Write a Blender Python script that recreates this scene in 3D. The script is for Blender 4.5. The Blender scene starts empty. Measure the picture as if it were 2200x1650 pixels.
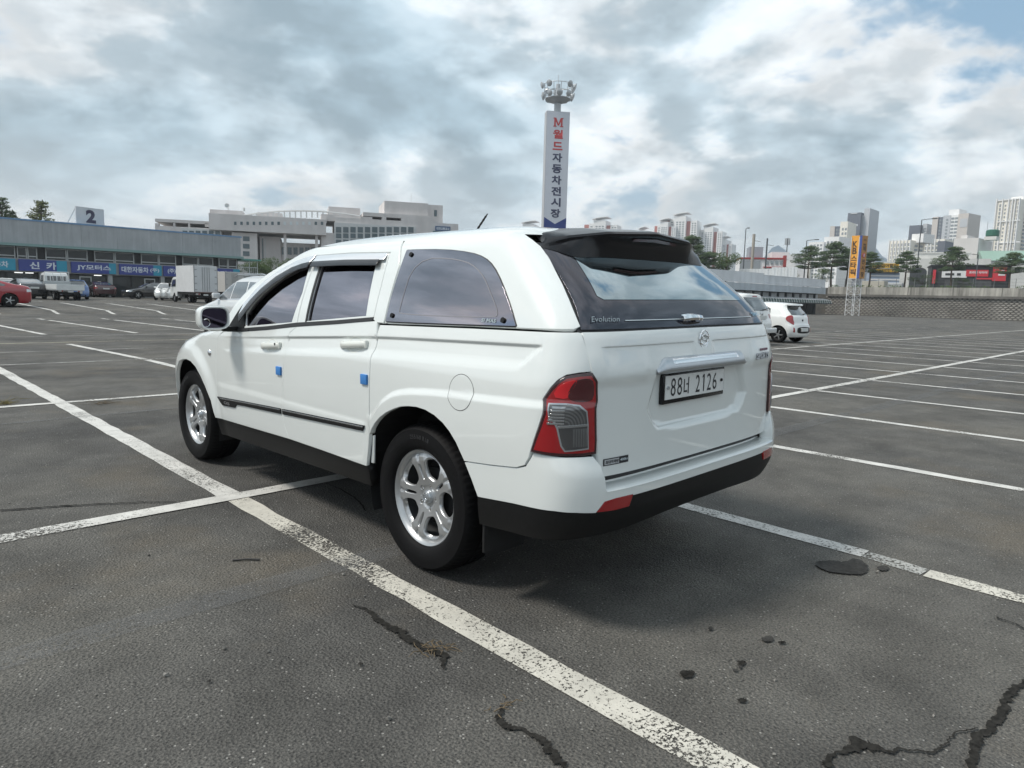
import bpy, bmesh, math, random
from mathutils import Vector, Matrix
from mathutils.geometry import delaunay_2d_cdt

random.seed(7)
PI = math.pi
SC = bpy.context.scene
COL = SC.collection

# ---------------------------------------------------------------- camera
CAMP = Vector((-2.9626, -2.7154, 1.4018))
FPX = 1474.956
YAW, PITCH, ROLL = .7783, -.1256, .0264
_f = Vector((math.sin(YAW)*math.cos(PITCH), math.cos(YAW)*math.cos(PITCH), math.sin(PITCH)))
_r0 = Vector((math.cos(YAW), -math.sin(YAW), 0)); _u0 = _r0.cross(_f)
CR = math.cos(ROLL)*_r0 + math.sin(ROLL)*_u0
CU = -math.sin(ROLL)*_r0 + math.cos(ROLL)*_u0
CF = _f
cd = bpy.data.cameras.new('camera'); cam = bpy.data.objects.new('camera', cd); COL.objects.link(cam)
cd.sensor_width = 36; cd.lens = FPX/2200*36; cd.clip_start = .05; cd.clip_end = 20000
m = Matrix((CR, CU, -CF)).transposed().to_4x4(); m.translation = CAMP
cam.matrix_world = m
SC.camera = cam

# ---------------------------------------------------------------- sky and sun
SUN_AZ = Vector((-.86, .5))          # towards the sun
SUN_EL = math.radians(54)
wd = bpy.data.worlds.new('World'); SC.world = wd; wd.use_nodes = True
nt = wd.node_tree; nt.nodes.clear()
def NN(t, typ, **kw):
    n = t.nodes.new(typ)
    for k, v in kw.items():
        if k == 'inp':
            for a, b in v.items(): n.inputs[a].default_value = b
        else: setattr(n, k, v)
    return n
def build_sky():
    L = nt.links.new
    out = NN(nt, 'ShaderNodeOutputWorld'); bg = NN(nt, 'ShaderNodeBackground'); bg.inputs[1].default_value = .1
    sky = NN(nt, 'ShaderNodeTexSky', sky_type='NISHITA', sun_disc=False)
    sky.sun_elevation = SUN_EL; sky.sun_rotation = math.atan2(SUN_AZ.x, SUN_AZ.y)
    sky.air_density = 1.2; sky.dust_density = 2.0; sky.ozone_density = 1.2
    tc = NN(nt, 'ShaderNodeTexCoord'); sep = NN(nt, 'ShaderNodeSeparateXYZ'); L(tc.outputs['Generated'], sep.inputs[0])
    def math_(op, a, b=None, c=None):
        n = NN(nt, 'ShaderNodeMath', operation=op)
        for i, v in enumerate((a, b, c)):
            if v is None: continue
            if isinstance(v, (int, float)): n.inputs[i].default_value = v
            else: L(v, n.inputs[i])
        return n.outputs[0]
    z = math_('MAXIMUM', sep.outputs[2], 0.0)
    den = math_('ADD', z, .36)
    px = math_('DIVIDE', sep.outputs[0], den); py = math_('DIVIDE', sep.outputs[1], den)
    cb = NN(nt, 'ShaderNodeCombineXYZ'); L(px, cb.inputs[0]); L(py, cb.inputs[1]); L(math_('MULTIPLY', z, 1.2), cb.inputs[2])
    def noise(scale, detail, rough, dist=0., off=(0, 0, 0)):
        mp = NN(nt, 'ShaderNodeMapping'); mp.inputs['Location'].default_value = off; L(cb.outputs[0], mp.inputs[0])
        n = NN(nt, 'ShaderNodeTexNoise', inp={'Scale': scale, 'Detail': detail, 'Roughness': rough, 'Distortion': dist})
        L(mp.outputs[0], n.inputs['Vector']); return n.outputs['Fac']
    def ramp(fac, stops):
        r = NN(nt, 'ShaderNodeValToRGB'); e = r.color_ramp.elements; r.color_ramp.interpolation = 'EASE'
        while len(e) < len(stops): e.new(.5)
        for i, (p, c) in enumerate(stops): e[i].position = p; e[i].color = (*c, 1)
        L(fac, r.inputs[0]); return r.outputs[0]
    def mix(f, a, b, bt='MIX'):
        n = NN(nt, 'ShaderNodeMix', data_type='RGBA', blend_type=bt)
        if isinstance(f, float): n.inputs[0].default_value = f
        else: L(f, n.inputs[0])
        for i, v in ((6, a), (7, b)):
            if isinstance(v, tuple): n.inputs[i].default_value = (*v, 1)
            else: L(v, n.inputs[i])
        return n.outputs[2]
    # cloud density, and the same field a little nearer the sun: their difference lights the rims
    SK = 1.85; so_ = SKY_OFF
    d1 = noise(SK, 8, .54, .12, so_); d2 = noise(SK, 6, .52, .12, (so_[0]+SUN_AZ.x*.085, so_[1]+SUN_AZ.y*.085, .03))
    fine = noise(5.2, 9, .62, .15, (3.3, 1.7, 0))
    dens = math_('MULTIPLY_ADD', math_('SUBTRACT', fine, .5), .15, d1)
    rim = math_('SUBTRACT', d1, d2)
    cover = ramp(dens, [(.325, (0, 0, 0)), (.42, (1, 1, 1))])
    belly = ramp(dens, [(.38, (10.2, 10.4, 10.4)), (.45, (8.7, 9.4, 9.8)), (.52, (6.1, 7.4, 8.2)), (.64, (4.3, 5.65, 6.5))])
    lit = math_('MULTIPLY_ADD', rim, -3.2, 1.0)
    lit = math_('MINIMUM', math_('MAXIMUM', lit, .82), 1.22)
    cl = NN(nt, 'ShaderNodeVectorMath', operation='SCALE'); L(belly, cl.inputs[0]); L(lit, cl.inputs['Scale'])
    c2 = mix(.92, sky.outputs[0], cl.outputs[0])
    s2 = mix(.55, sky.outputs[0], (3.9, 6.4, 8.6))
    full = mix(cover, s2, c2)
    # milky air towards the horizon
    hz = ramp(z, [(0., (.85, .85, .85)), (.08, (.42, .42, .42)), (.22, (0, 0, 0))])
    full = mix(hz, full, (7.4, 8.0, 8.4))
    L(full, bg.inputs[0]); L(bg.outputs[0], out.inputs[0])
SKY_OFF = (3.9, 13.1, 0.0)
build_sky()
sl = bpy.data.lights.new('sun', 'SUN'); so = bpy.data.objects.new('sun', sl); COL.objects.link(so)
sl.energy = 3.2; sl.angle = math.radians(12); sl.color = (1., .95, .87)
_sd = Vector((SUN_AZ.x*math.cos(SUN_EL), SUN_AZ.y*math.cos(SUN_EL), math.sin(SUN_EL)))
so.rotation_euler = _sd.to_track_quat('Z', 'Y').to_euler(); so.location = (0, 0, 60)
vs = SC.view_settings; vs.view_transform = 'Standard'; vs.look = 'None'; vs.exposure = 0; vs.gamma = 1; vs.use_curve_mapping = False

# ---------------------------------------------------------------- helpers
def at(px, py, depth):
    """world point seen at a photo pixel, at a distance along the view axis"""
    return CAMP + depth*(CF + (px-1100)/FPX*CR - (py-825)/FPX*CU)
def onY(px, py, Y):
    d = CF + (px-1100)/FPX*CR - (py-825)/FPX*CU
    return CAMP + d*((Y-CAMP.y)/d.y)
def terrain(x, y):
    xs = [(37.3, 0), (38.4, .15), (46, .33), (60, .40), (110, .45)]
    if y <= xs[0][0]: h = 0
    elif y >= xs[-1][0]: h = xs[-1][1]
    else:
        for (a, b), (c, d) in zip(xs, xs[1:]):
            if y <= c: h = b+(d-b)*(y-a)/(c-a); break
    return h*min(1, max(0, (60-x)/15))
def onG(px, py):
    d = CF + (px-1100)/FPX*CR - (py-825)/FPX*CU
    z = 0
    for _ in range(30):
        p = CAMP + d*((z-CAMP.z)/d.z); z = .6*z+.4*terrain(p.x, p.y)
    return p

MATS = {}
def mat(name, col=(.5, .5, .5), rough=.5, metal=0., coat=0., spec=.5, var=None, bump=None, streak=None, ior=None, emit=None, alpha=None):
    if name in MATS: return MATS[name]
    mt = bpy.data.materials.new(name); mt.use_nodes = True; t = mt.node_tree; b = t.nodes['Principled BSDF']
    b.inputs['Base Color'].default_value = (*col, 1); b.inputs['Roughness'].default_value = rough; b.inputs['Metallic'].default_value = metal
    b.inputs['Coat Weight'].default_value = coat; b.inputs['Coat IOR'].default_value = 1.62; b.inputs['Coat Roughness'].default_value = .03
    b.inputs['Specular IOR Level'].default_value = spec
    if ior: b.inputs['IOR'].default_value = ior
    if emit: b.inputs['Emission Color'].default_value = (*emit[0], 1); b.inputs['Emission Strength'].default_value = emit[1]
    L = t.links.new
    if var or bump or streak:
        tc = NN(t, 'ShaderNodeTexCoord')
    cur = None
    def mul(cur, fac_out, lo, hi):
        mr = NN(t, 'ShaderNodeMapRange', inp={'From Min': .3, 'From Max': .7, 'To Min': lo, 'To Max': hi}); L(fac_out, mr.inputs[0])
        mx = NN(t, 'ShaderNodeMix', data_type='RGBA', blend_type='MULTIPLY'); mx.inputs[0].default_value = 1
        if cur is None: mx.inputs[6].default_value = (*col, 1)
        else: L(cur, mx.inputs[6])
        L(mr.outputs[0], mx.inputs[7]); return mx.outputs[2]
    for v in (var if isinstance(var, list) else [var] if var else []):
        n = NN(t, 'ShaderNodeTexNoise', inp={'Scale': v[0], 'Detail': 5, 'Roughness': .6}); L(tc.outputs['Object'], n.inputs[0])
        cur = mul(cur, n.outputs['Fac'], 1-v[1], 1+v[1])
    if streak:
        mp = NN(t, 'ShaderNodeMapping'); mp.inputs['Scale'].default_value = streak[0]; L(tc.outputs['Object'], mp.inputs[0])
        n = NN(t, 'ShaderNodeTexNoise', inp={'Scale': 1., 'Detail': 6, 'Roughness': .65}); L(mp.outputs[0], n.inputs[0])
        cur = mul(cur, n.outputs['Fac'], 1-streak[1], 1+streak[1]*.4)
    if cur is not None: L(cur, b.inputs['Base Color'])
    if bump:
        n = NN(t, 'ShaderNodeTexNoise', inp={'Scale': bump[0], 'Detail': 4, 'Roughness': .6}); L(tc.outputs['Object'], n.inputs[0])
        bp = NN(t, 'ShaderNodeBump', inp={'Strength': bump[1], 'Distance': bump[2] if len(bump) > 2 else .01}); L(n.outputs['Fac'], bp.inputs['Height']); L(bp.outputs[0], b.inputs['Normal'])
    MATS[name] = mt; return mt

def obj(name, me, mt=None, parent=None, kind=None, label=None, cat=None, group=None, loc=None, rot=None):
    o = bpy.data.objects.new(name, me); COL.objects.link(o)
    if mt is not None and me is not None and not me.materials:
        me.materials.append(mt)
    if parent: o.parent = parent
    if loc is not None: o.location = loc
    if rot is not None: o.rotation_euler = rot
    if kind: o['kind'] = kind
    if label: o['label'] = label
    if cat: o['category'] = cat
    if group: o['group'] = group
    return o
def thing(name, label, cat, loc=(0, 0, 0), rz=0, group=None):
    return obj(name, None, None, None, None, label, cat, group, loc, (0, 0, rz))
def copytree(o, parent=None, label=None):
    c = o.copy(); COL.objects.link(c); c.parent = parent
    if label: c['label'] = label
    for ch in list(o.children): copytree(ch, c)
    return c

class MB:
    """collects simple solids into one mesh"""
    def __init__(s): s.v = []; s.f = []
    def add(s, vs, fs):
        k = len(s.v); s.v += [tuple(v) for v in vs]; s.f += [tuple(i+k for i in f) for f in fs]; return s
    def box(s, x0, x1, y0, y1, z0, z1, M=None):
        vs = [Vector((x, y, z)) for z in (z0, z1) for y in (y0, y1) for x in (x0, x1)]
        if M is not None: vs = [M @ v for v in vs]
        return s.add(vs, [(0, 2, 3, 1), (4, 5, 7, 6), (0, 1, 5, 4), (2, 6, 7, 3), (0, 4, 6, 2), (1, 3, 7, 5)])
    def bbox(s, x0, x1, y0, y1, z0, z1, c=.01, M=None):
        """box with chamfered vertical and horizontal edges"""
        bm = bmesh.new(); bmesh.ops.create_cube(bm, size=1)
        for v in bm.verts: v.co = Vector((x0+(v.co.x+.5)*(x1-x0), y0+(v.co.y+.5)*(y1-y0), z0+(v.co.z+.5)*(z1-z0)))
        bmesh.ops.bevel(bm, geom=bm.edges[:], offset=c, segments=2, affect='EDGES', profile=.5)
        vs = [(M @ v.co) if M is not None else v.co.copy() for v in bm.verts]; bm.verts.index_update()
        fs = [[v.index for v in f.verts] for f in bm.faces]; bm.free(); return s.add(vs, fs)
    def tube(s, pts, r, n=8, cap=True):
        pts = [Vector(p) for p in pts]; rs = r if isinstance(r, (list, tuple)) else [r]*len(pts)
        vs = []; fs = []; prev = None
        for i, p in enumerate(pts):
            d = (pts[min(i+1, len(pts)-1)]-pts[max(i-1, 0)]).normalized()
            a = d.orthogonal().normalized() if prev is None else (prev-d*prev.dot(d)).normalized()
            prev = a; b = d.cross(a)
            for k in range(n):
                t = 2*PI*k/n; vs.append(p+rs[i]*(a*math.cos(t)+b*math.sin(t)))
        for i in range(len(pts)-1):
            for k in range(n): fs.append((i*n+k, i*n+(k+1) % n, (i+1)*n+(k+1) % n, (i+1)*n+k))
        if cap: fs += [tuple(range(n))[::-1], tuple((len(pts)-1)*n+k for k in range(n))]
        return s.add(vs, fs)
    def lathe(s, prof, n=48, M=None, wob=None):
        """profile (radius, height) round +Z"""
        vs = []; fs = []
        for j in range(n):
            a = 2*PI*j/n
            for i, (r, h) in enumerate(prof):
                if wob: r = wob(r, h, i, j)
                v = Vector((r*math.cos(a), r*math.sin(a), h)); vs.append(M @ v if M is not None else v)
        m_ = len(prof)
        for j in range(n):
            for i in range(m_-1):
                a, b = j*m_+i, ((j+1) % n)*m_+i
                fs.append((a, b, b+1, a+1))
        return s.add(vs, fs)
    def prism(s, poly, z0, z1, M=None):
        n = len(poly); vs = [Vector((x, y, z0)) for x, y in poly]+[Vector((x, y, z1)) for x, y in poly]
        if M is not None: vs = [M @ v for v in vs]
        return s.add(vs, [tuple(range(n))[::-1], tuple(range(n, 2*n))]+[(i, (i+1) % n, n+(i+1) % n, n+i) for i in range(n)])
    def quad(s, a, b, c, d): return s.add([a, b, c, d], [(0, 1, 2, 3)])
    def mesh(s, name, smooth=False, ang=None):
        me = bpy.data.meshes.new(name); me.from_pydata(s.v, [], s.f); me.update()
        bm = bmesh.new(); bm.from_mesh(me); bmesh.ops.recalc_face_normals(bm, faces=bm.faces[:])
        if smooth:
            lim = math.radians(ang or 35)
            for f in bm.faces: f.smooth = True
            for e in bm.edges:
                if len(e.link_faces) == 2 and e.calc_face_angle(0) > lim: e.smooth = False
        bm.to_mesh(me); bm.free(); return me
    def build(s, name, mt, parent=None, smooth=False, ang=None, **kw):
        return obj(name, s.mesh(name, smooth, ang), mt, parent, **kw)

def text_mesh(body, size=1., bold=0., extrude=0., align='CENTER', shear=0., spacing=1., mono_h=None):
    cu = bpy.data.curves.new('text', 'FONT'); cu.body = body; cu.size = size; cu.align_x = align; cu.align_y = 'CENTER'
    cu.offset = bold; cu.extrude = extrude; cu.shear = shear; cu.space_character = spacing; cu.resolution_u = 3
    o = bpy.data.objects.new('text', cu); COL.objects.link(o)
    dg = bpy.context.evaluated_depsgraph_get(); me = bpy.data.meshes.new_from_object(o.evaluated_get(dg))
    bpy.data.objects.remove(o); bpy.data.curves.remove(cu)
    return me
def fit_text(me, w, h, M):
    """scale to w x h round its centre, then place by M"""
    xs = [v.co.x for v in me.vertices]; ys = [v.co.y for v in me.vertices]
    if not xs: return me
    cx, cy = (min(xs)+max(xs))/2, (min(ys)+max(ys))/2
    sx = w/(max(xs)-min(xs)) if w else None; sy = h/max(1e-6, max(ys)-min(ys)) if h else None
    sx = sx or sy; sy = sy or sx
    for v in me.vertices: v.co = M @ Vector(((v.co.x-cx)*sx, (v.co.y-cy)*sy, v.co.z))
    me.update(); return me
def lettering(name, body, w, h, M, mt, parent, bold=0.02, **kw):
    me = fit_text(text_mesh(body, 1., bold, **kw), w, h, M); me.materials.clear()
    return obj(name, me, mt, parent)
def frame(o, xdir, ydir):
    """matrix whose local x,y run along xdir,ydir at point o"""
    x = Vector(xdir).normalized(); y = Vector(ydir); y = (y-x*y.dot(x)).normalized(); z = x.cross(y)
    mm = Matrix((x, y, z)).transposed().to_4x4(); mm.translation = Vector(o); return mm

# --- panels: an outline on a curved surface, meshed, with a folded edge
def resample(poly, g):
    out = []
    n = len(poly)
    for i in range(n):
        a, b = poly[i], poly[(i+1) % n]; d = math.hypot(b[0]-a[0], b[1]-a[1]); k = max(1, int(math.ceil(d/g)))
        for j in range(k): out.append((a[0]+(b[0]-a[0])*j/k, a[1]+(b[1]-a[1])*j/k))
    return out
def area2(p): return sum(p[i][0]*p[(i+1) % len(p)][1]-p[(i+1) % len(p)][0]*p[i][1] for i in range(len(p)))
def inpoly(x, y, p):
    c = False; n = len(p); j = n-1
    for i in range(n):
        if (p[i][1] > y) != (p[j][1] > y) and x < (p[j][0]-p[i][0])*(y-p[i][1])/(p[j][1]-p[i][1])+p[i][0]: c = not c
        j = i
    return c
def inset(poly, d):
    """move outline inwards by d (outwards if negative)"""
    n = len(poly); s = 1 if area2(poly) > 0 else -1; out = []
    for i in range(n):
        p0, p1, p2 = poly[i-1], poly[i], poly[(i+1) % n]
        e1 = Vector((p1[0]-p0[0], p1[1]-p0[1])); e2 = Vector((p2[0]-p1[0], p2[1]-p1[1]))
        if e1.length < 1e-9 or e2.length < 1e-9: out.append(p1); continue
        e1.normalize(); e2.normalize()
        n1 = Vector((-e1.y, e1.x))*s; n2 = Vector((-e2.y, e2.x))*s; m_ = n1+n2
        if m_.length < 1e-6: m_ = n1
        m_.normalize(); k = d/max(.45, m_.dot(n1)); out.append((p1[0]+m_.x*k, p1[1]+m_.y*k))
    return out
def chaikin(poly, it=2):
    for _ in range(it):
        q = []
        for i in range(len(poly)):
            a, b = poly[i], poly[(i+1) % len(poly)]
            q += [(a[0]*.75+b[0]*.25, a[1]*.75+b[1]*.25), (a[0]*.25+b[0]*.75, a[1]*.25+b[1]*.75)]
        poly = q
    return poly
def panel(name, poly, fn, mt, parent=None, holes=(), g=.02, off=0., flange=.02, lip=.0025, gy=None, mirror=False, both=False, outn=None, feat=(), **kw):
    """fn(a,b)->xyz. Returns the object (mirrored in x if mirror, joined halves if both)."""
    gy = gy or g
    outer = resample(poly, g); hs = [resample(h, g) for h in holes]
    if area2(outer) < 0: outer.reverse()
    for h in hs:
        if area2(h) > 0: h.reverse()
    loops = [outer]+hs
    pts = []; edges = []
    for lp in loops:
        k = len(pts); pts += lp; edges += [(k+i, k+(i+1) % len(lp)) for i in range(len(lp))]
    x0, x1 = min(p[0] for p in outer), max(p[0] for p in outer); y0, y1 = min(p[1] for p in outer), max(p[1] for p in outer)
    inn = inset(outer, min(g, gy)*.45)
    nx = int((x1-x0)/g)+1; ny = int((y1-y0)/gy)+1
    hin = [inset(h[::-1], -min(g, gy)*.45) for h in hs]
    for j in range(ny+1):
        for i in range(nx+1):
            x = x0+(i+(.5 if j % 2 else 0))*g; y = y0+(j+.31)*gy
            if inpoly(x, y, inn) and not any(inpoly(x, y, h) for h in hin): pts.append((x, y))
    for fl_ in feat:
        fl_ = resample(fl_, g)[:max(1, len(resample(fl_, g))-max(1, int(math.hypot(fl_[0][0]-fl_[-1][0], fl_[0][1]-fl_[-1][1])/g)))]+[fl_[-1]]
        last = None
        for p in fl_:
            if inpoly(p[0], p[1], inn) and not any(inpoly(p[0], p[1], h) for h in hin):
                pts.append(p); k = len(pts)-1
                if last is not None: edges.append((last, k))
                last = k
            else: last = None
    r = delaunay_2d_cdt([Vector(p) for p in pts], edges, [], 0, 1e-7)
    V2 = [(v.x, v.y) for v in r[0]]; tris = []
    for f in r[2]:
        cx = sum(V2[i][0] for i in f)/3; cy = sum(V2[i][1] for i in f)/3
        if inpoly(cx, cy, outer) and not any(inpoly(cx, cy, h) for h in hs): tris.append(list(f))
    e = 2e-3
    def nrm(a, b):
        da = Vector(fn(a+e, b))-Vector(fn(a-e, b)); db = Vector(fn(a, b+e))-Vector(fn(a, b-e)); n = da.cross(db)
        if n.length < 1e-9 and both:
            da = Vector(fn(a+.06, b))-Vector(fn(a+.03, b)); n = Vector((1, 0, 0)).cross(db)*(-1 if outn == 'flip' else 1); n = -n if (n.y > 0) == (outn != 'flip') else n
            n.x = 0
        if n.length < 1e-12: n = Vector((0, 0, 1))
        n.normalize()
        if outn == 'flip': n = -n
        elif outn and n.dot(Vector(outn)) < 0: n = -n
        return n
    P3 = []; N3 = []
    ca = sum(p[0] for p in outer)/len(outer); cb = sum(p[1] for p in outer)/len(outer)
    for a, b in V2:
        n = nrm(a, b); N3.append(n); P3.append(Vector(fn(a, b))+n*off)
    vs = list(P3); ns = list(N3); fs = []
    for f in tris:
        if (P3[f[1]]-P3[f[0]]).cross(P3[f[2]]-P3[f[0]]).dot(N3[f[0]]) < 0: f = f[::-1]
        fs.append(f)
    if flange:
        for lp in loops:
            k0 = len(vs); n_ = len(lp)
            base = []
            for i, (a, b) in enumerate(lp):
                n = nrm(a, b); p = Vector(fn(a, b))+n*off
                q = lp[(i+1) % n_]; q0 = lp[i-1]
                t = Vector(fn(*q))-Vector(fn(*q0)); t = t.normalized() if t.length > 1e-9 else Vector((1, 0, 0))
                base.append((p, n, t))
            # outward direction in the sheet: test once
            o_ = base[0][2].cross(base[0][1]); a, b = lp[0]
            sgn = None
            # outer loop is counter-clockwise in (a,b), holes clockwise: material lies on the left of the walk
            i0 = 0; q = lp[1]; da = (q[0]-lp[0][0], q[1]-lp[0][1]); ln = math.hypot(*da) or 1
            mid = ((lp[0][0]+q[0])/2+da[1]/ln*1e-3, (lp[0][1]+q[1])/2-da[0]/ln*1e-3)
            outv = Vector(fn(*mid))-(Vector(fn(*lp[0]))+Vector(fn(*q)))/2
            sgn = 1 if o_.dot(outv) > 0 else -1
            for p, n, t in base:
                o = t.cross(n)*sgn; o = o.normalized() if o.length > 1e-9 else n
                vs += [p, p-n*lip+o*lip*.6, p-n*flange+o*lip*.6]; ns += [n, (n*.6+o*.8).normalized(), o]
            for i in range(n_):
                a = k0+3*i; b = k0+3*((i+1) % n_)
                if both and abs(vs[a].x) < 2e-3 and abs(vs[b].x) < 2e-3: continue
                for s_ in (0, 1):
                    f = [a+s_, b+s_, b+s_+1, a+s_+1]
                    nn_ = (vs[f[1]]-vs[f[0]]).cross(vs[f[2]]-vs[f[0]])
                    if nn_.dot(ns[a+1]) < 0: f = f[::-1]
                    fs.append(f)
    if mirror or both:
        mv = [Vector((-v.x, v.y, v.z)) for v in vs]; mn = [Vector((-v.x, v.y, v.z)) for v in ns]; mf = [f[::-1] for f in fs]
        if mirror: vs, ns, fs = mv, mn, mf
        else:
            k = len(vs); vs += mv; ns += mn; fs += [[i+k for i in f] for f in mf]
    me = bpy.data.meshes.new(name); me.from_pydata(vs, [], fs)
    for p in me.polygons: p.use_smooth = True
    me.normals_split_custom_set_from_vertices(ns)
    me.update()
    return obj(name, me, mt, parent, **kw)
def lerp(x,xs,ys):
    if x<=xs[0]: return ys[0]
    if x>=xs[-1]: return ys[-1]
    for i in range(1,len(xs)):
        if x<=xs[i]:
            t=(x-xs[i-1])/(xs[i]-xs[i-1]); return ys[i-1]+(ys[i]-ys[i-1])*t
def pchip(xs,ys):
    n=len(xs);h=[xs[i+1]-xs[i] for i in range(n-1)];d=[(ys[i+1]-ys[i])/h[i] for i in range(n-1)]
    m=[d[0]]+[0 if d[i-1]*d[i]<=0 else 2*d[i-1]*d[i]/(d[i-1]+d[i]) for i in range(1,n-1)]+[d[-1]]
    def f(x):
        if x<=xs[0]: return ys[0]+m[0]*(x-xs[0])*0
        if x>=xs[-1]: return ys[-1]
        lo,hi=0,n-1
        while hi-lo>1:
            k=(lo+hi)//2
            if xs[k]<=x: lo=k
            else: hi=k
        t=(x-xs[lo])/h[lo];t2=t*t;t3=t2*t
        return ys[lo]*(2*t3-3*t2+1)+h[lo]*m[lo]*(t3-2*t2+t)+ys[hi]*(-2*t3+3*t2)+h[lo]*m[hi]*(t3-t2)
    return f
def sstep(a,b,x):
    t=min(1,max(0,(x-a)/(b-a)));return t*t*(3-2*t)
class Shell:
    """closed stack of plan curves; u = y along the left side, then arc length round the rear corner"""
    def __init__(s,W,Yr,Yf,b=.5,n=4.5,bf=lambda z:.7,nf=3.2,wref=.95):
        s.W,s.Yr,s.Yf,s.b,s.n,s.bf,s.nf=W,Yr,Yf,b,n,bf,nf
        s.det=lambda y,z:0.0
        N=400;s.tab=[];L=0;px,py=1.,0.
        for i in range(N+1):
            a=i/N*math.pi/2
            cx=math.cos(a)**(2/n) if i<N else 0.;cy=math.sin(a)**(2/n)
            L+=math.hypot((cx-px)*wref,(cy-py)*b);s.tab.append((L,cx,cy));px,py=cx,cy
        s.L=L
    def rear(s,l):
        l=max(0,min(s.L,l));lo,hi=0,len(s.tab)-1
        while hi-lo>1:
            k=(lo+hi)//2
            if s.tab[k][0]<=l: lo=k
            else: hi=k
        a,b=s.tab[lo],s.tab[hi];t=(l-a[0])/max(1e-9,b[0]-a[0])
        return a[1]+(b[1]-a[1])*t,a[2]+(b[2]-a[2])*t
    def P(s,u,z):
        W=s.W(z);yr=s.Yr(z);y0=yr+s.b
        if u>=y0:
            x=W;y=u
            yf=s.Yf(z);bf=s.bf(z);y1=yf-bf
            if y>y1:
                t=min(1,(y-y1)/bf);y=min(y,yf);x=W*max(0,1-t**s.nf)**(1/s.nf)
            return (-(x+s.det(y,z)),y,z)
        cx,cy=s.rear(y0-u)
        y=y0-s.b*cy
        return (-(W*cx+s.det(y,z)*cx),y,z)
    def R(s,x,z):   # rear face, x given
        W=s.W(z);yr=s.Yr(z)
        t=min(.999,abs(x)/W)
        return (x,yr+s.b-s.b*(1-t**s.n)**(1/s.n),z)
    def F(s,x,z):
        W=s.W(z);yf=s.Yf(z);t=min(.999,abs(x)/W)
        bf=s.bf(z);return (x,yf-bf+bf*(1-t**s.nf)**(1/s.nf),z)

# ================================================================ ground
def asphalt_material():
    mt = bpy.data.materials.new('asphalt'); mt.use_nodes = True; t = mt.node_tree; L = t.links.new; b = t.nodes['Principled BSDF']
    b.inputs['Specular IOR Level'].default_value = .3
    tc = NN(t, 'ShaderNodeTexCoord'); O = tc.outputs['Object']
    def noise(sc, det=4, ro=.6, off=0.):
        mp = NN(t, 'ShaderNodeMapping'); mp.inputs['Location'].default_value = (off, off*.7, 0); L(O, mp.inputs[0])
        n = NN(t, 'ShaderNodeTexNoise', inp={'Scale': sc, 'Detail': det, 'Roughness': ro}); L(mp.outputs[0], n.inputs[0]); return n.outputs['Fac']
    def ramp(f, stops):
        r = NN(t, 'ShaderNodeValToRGB'); e = r.color_ramp.elements
        while len(e) < len(stops): e.new(.5)
        for i, (p, c) in enumerate(stops): e[i].position = p; e[i].color = (*c, 1)
        L(f, r.inputs[0]); return r.outputs[0]
    def mx(bt, f, a, c):
        n = NN(t, 'ShaderNodeMix', data_type='RGBA', blend_type=bt)
        if isinstance(f, (int, float)): n.inputs[0].default_value = f
        else: L(f, n.inputs[0])
        for i, v in ((6, a), (7, c)):
            if isinstance(v, tuple): n.inputs[i].default_value = (*v, 1)
            else: L(v, n.inputs[i])
        return n.outputs[2]
    base = ramp(noise(.22, 6, .55), [(.32, (.073, .071, .068)), (.5, (.096, .093, .087)), (.68, (.122, .117, .106))])
    mid = ramp(noise(2.3, 6, .65, 3), [(.3, (.72, .72, .72)), (.7, (1.24, 1.24, 1.24))])
    c = mx('MULTIPLY', 1., base, mid)
    drift = ramp(noise(.55, 5, .6, 31), [(.36, (.70, .70, .71)), (.5, (1, 1, 1)), (.66, (1.14, 1.13, 1.1))]); c = mx('MULTIPLY', 1., c, drift)
    brown = ramp(noise(.75, 4, .6, 9), [(.56, (0, 0, 0)), (.72, (.55, .55, .55))])
    c = mx('MIX', brown, c, (.135, .114, .086))
    grain = ramp(noise(105, 3, .7), [(.30, (.30, .30, .30)), (.48, (.95, .95, .95)), (.68, (1.75, 1.73, 1.68))])
    c = mx('MULTIPLY', .9, c, grain)
    vo = NN(t, 'ShaderNodeTexVoronoi', inp={'Scale': 85.}); L(O, vo.inputs['Vector'])
    sep = NN(t, 'ShaderNodeSeparateColor'); L(vo.outputs['Color'], sep.inputs[0])
    chip = ramp(sep.outputs[0], [(.955, (0, 0, 0)), (.97, (1, 1, 1))])
    edge = ramp(vo.outputs['Distance'], [(.25, (1, 1, 1)), (.42, (0, 0, 0))])
    cm = mx('MULTIPLY', 1., chip, edge)
    c = mx('MIX', cm, c, (.32, .31, .29))
    dark = ramp(sep.outputs[1], [(.90, (0, 0, 0)), (.93, (.8, .8, .8))])
    c = mx('MIX', mx('MULTIPLY', 1., dark, edge), c, (.022, .022, .022))
    L(c, b.inputs['Base Color'])
    rr = ramp(noise(.9, 4, .6, 20), [(.35, (.72, .72, .72)), (.65, (.92, .92, .92))]); L(rr, b.inputs['Roughness'])
    hgt = NN(t, 'ShaderNodeMath', operation='ADD'); L(noise(105, 3, .7), hgt.inputs[0]); L(vo.outputs['Distance'], hgt.inputs[1])
    bp = NN(t, 'ShaderNodeBump', inp={'Strength': .95, 'Distance': .008}); L(hgt.outputs[0], bp.inputs['Height']); L(bp.outputs[0], b.inputs['Normal'])
    return mt
ASPH = asphalt_material()
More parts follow.
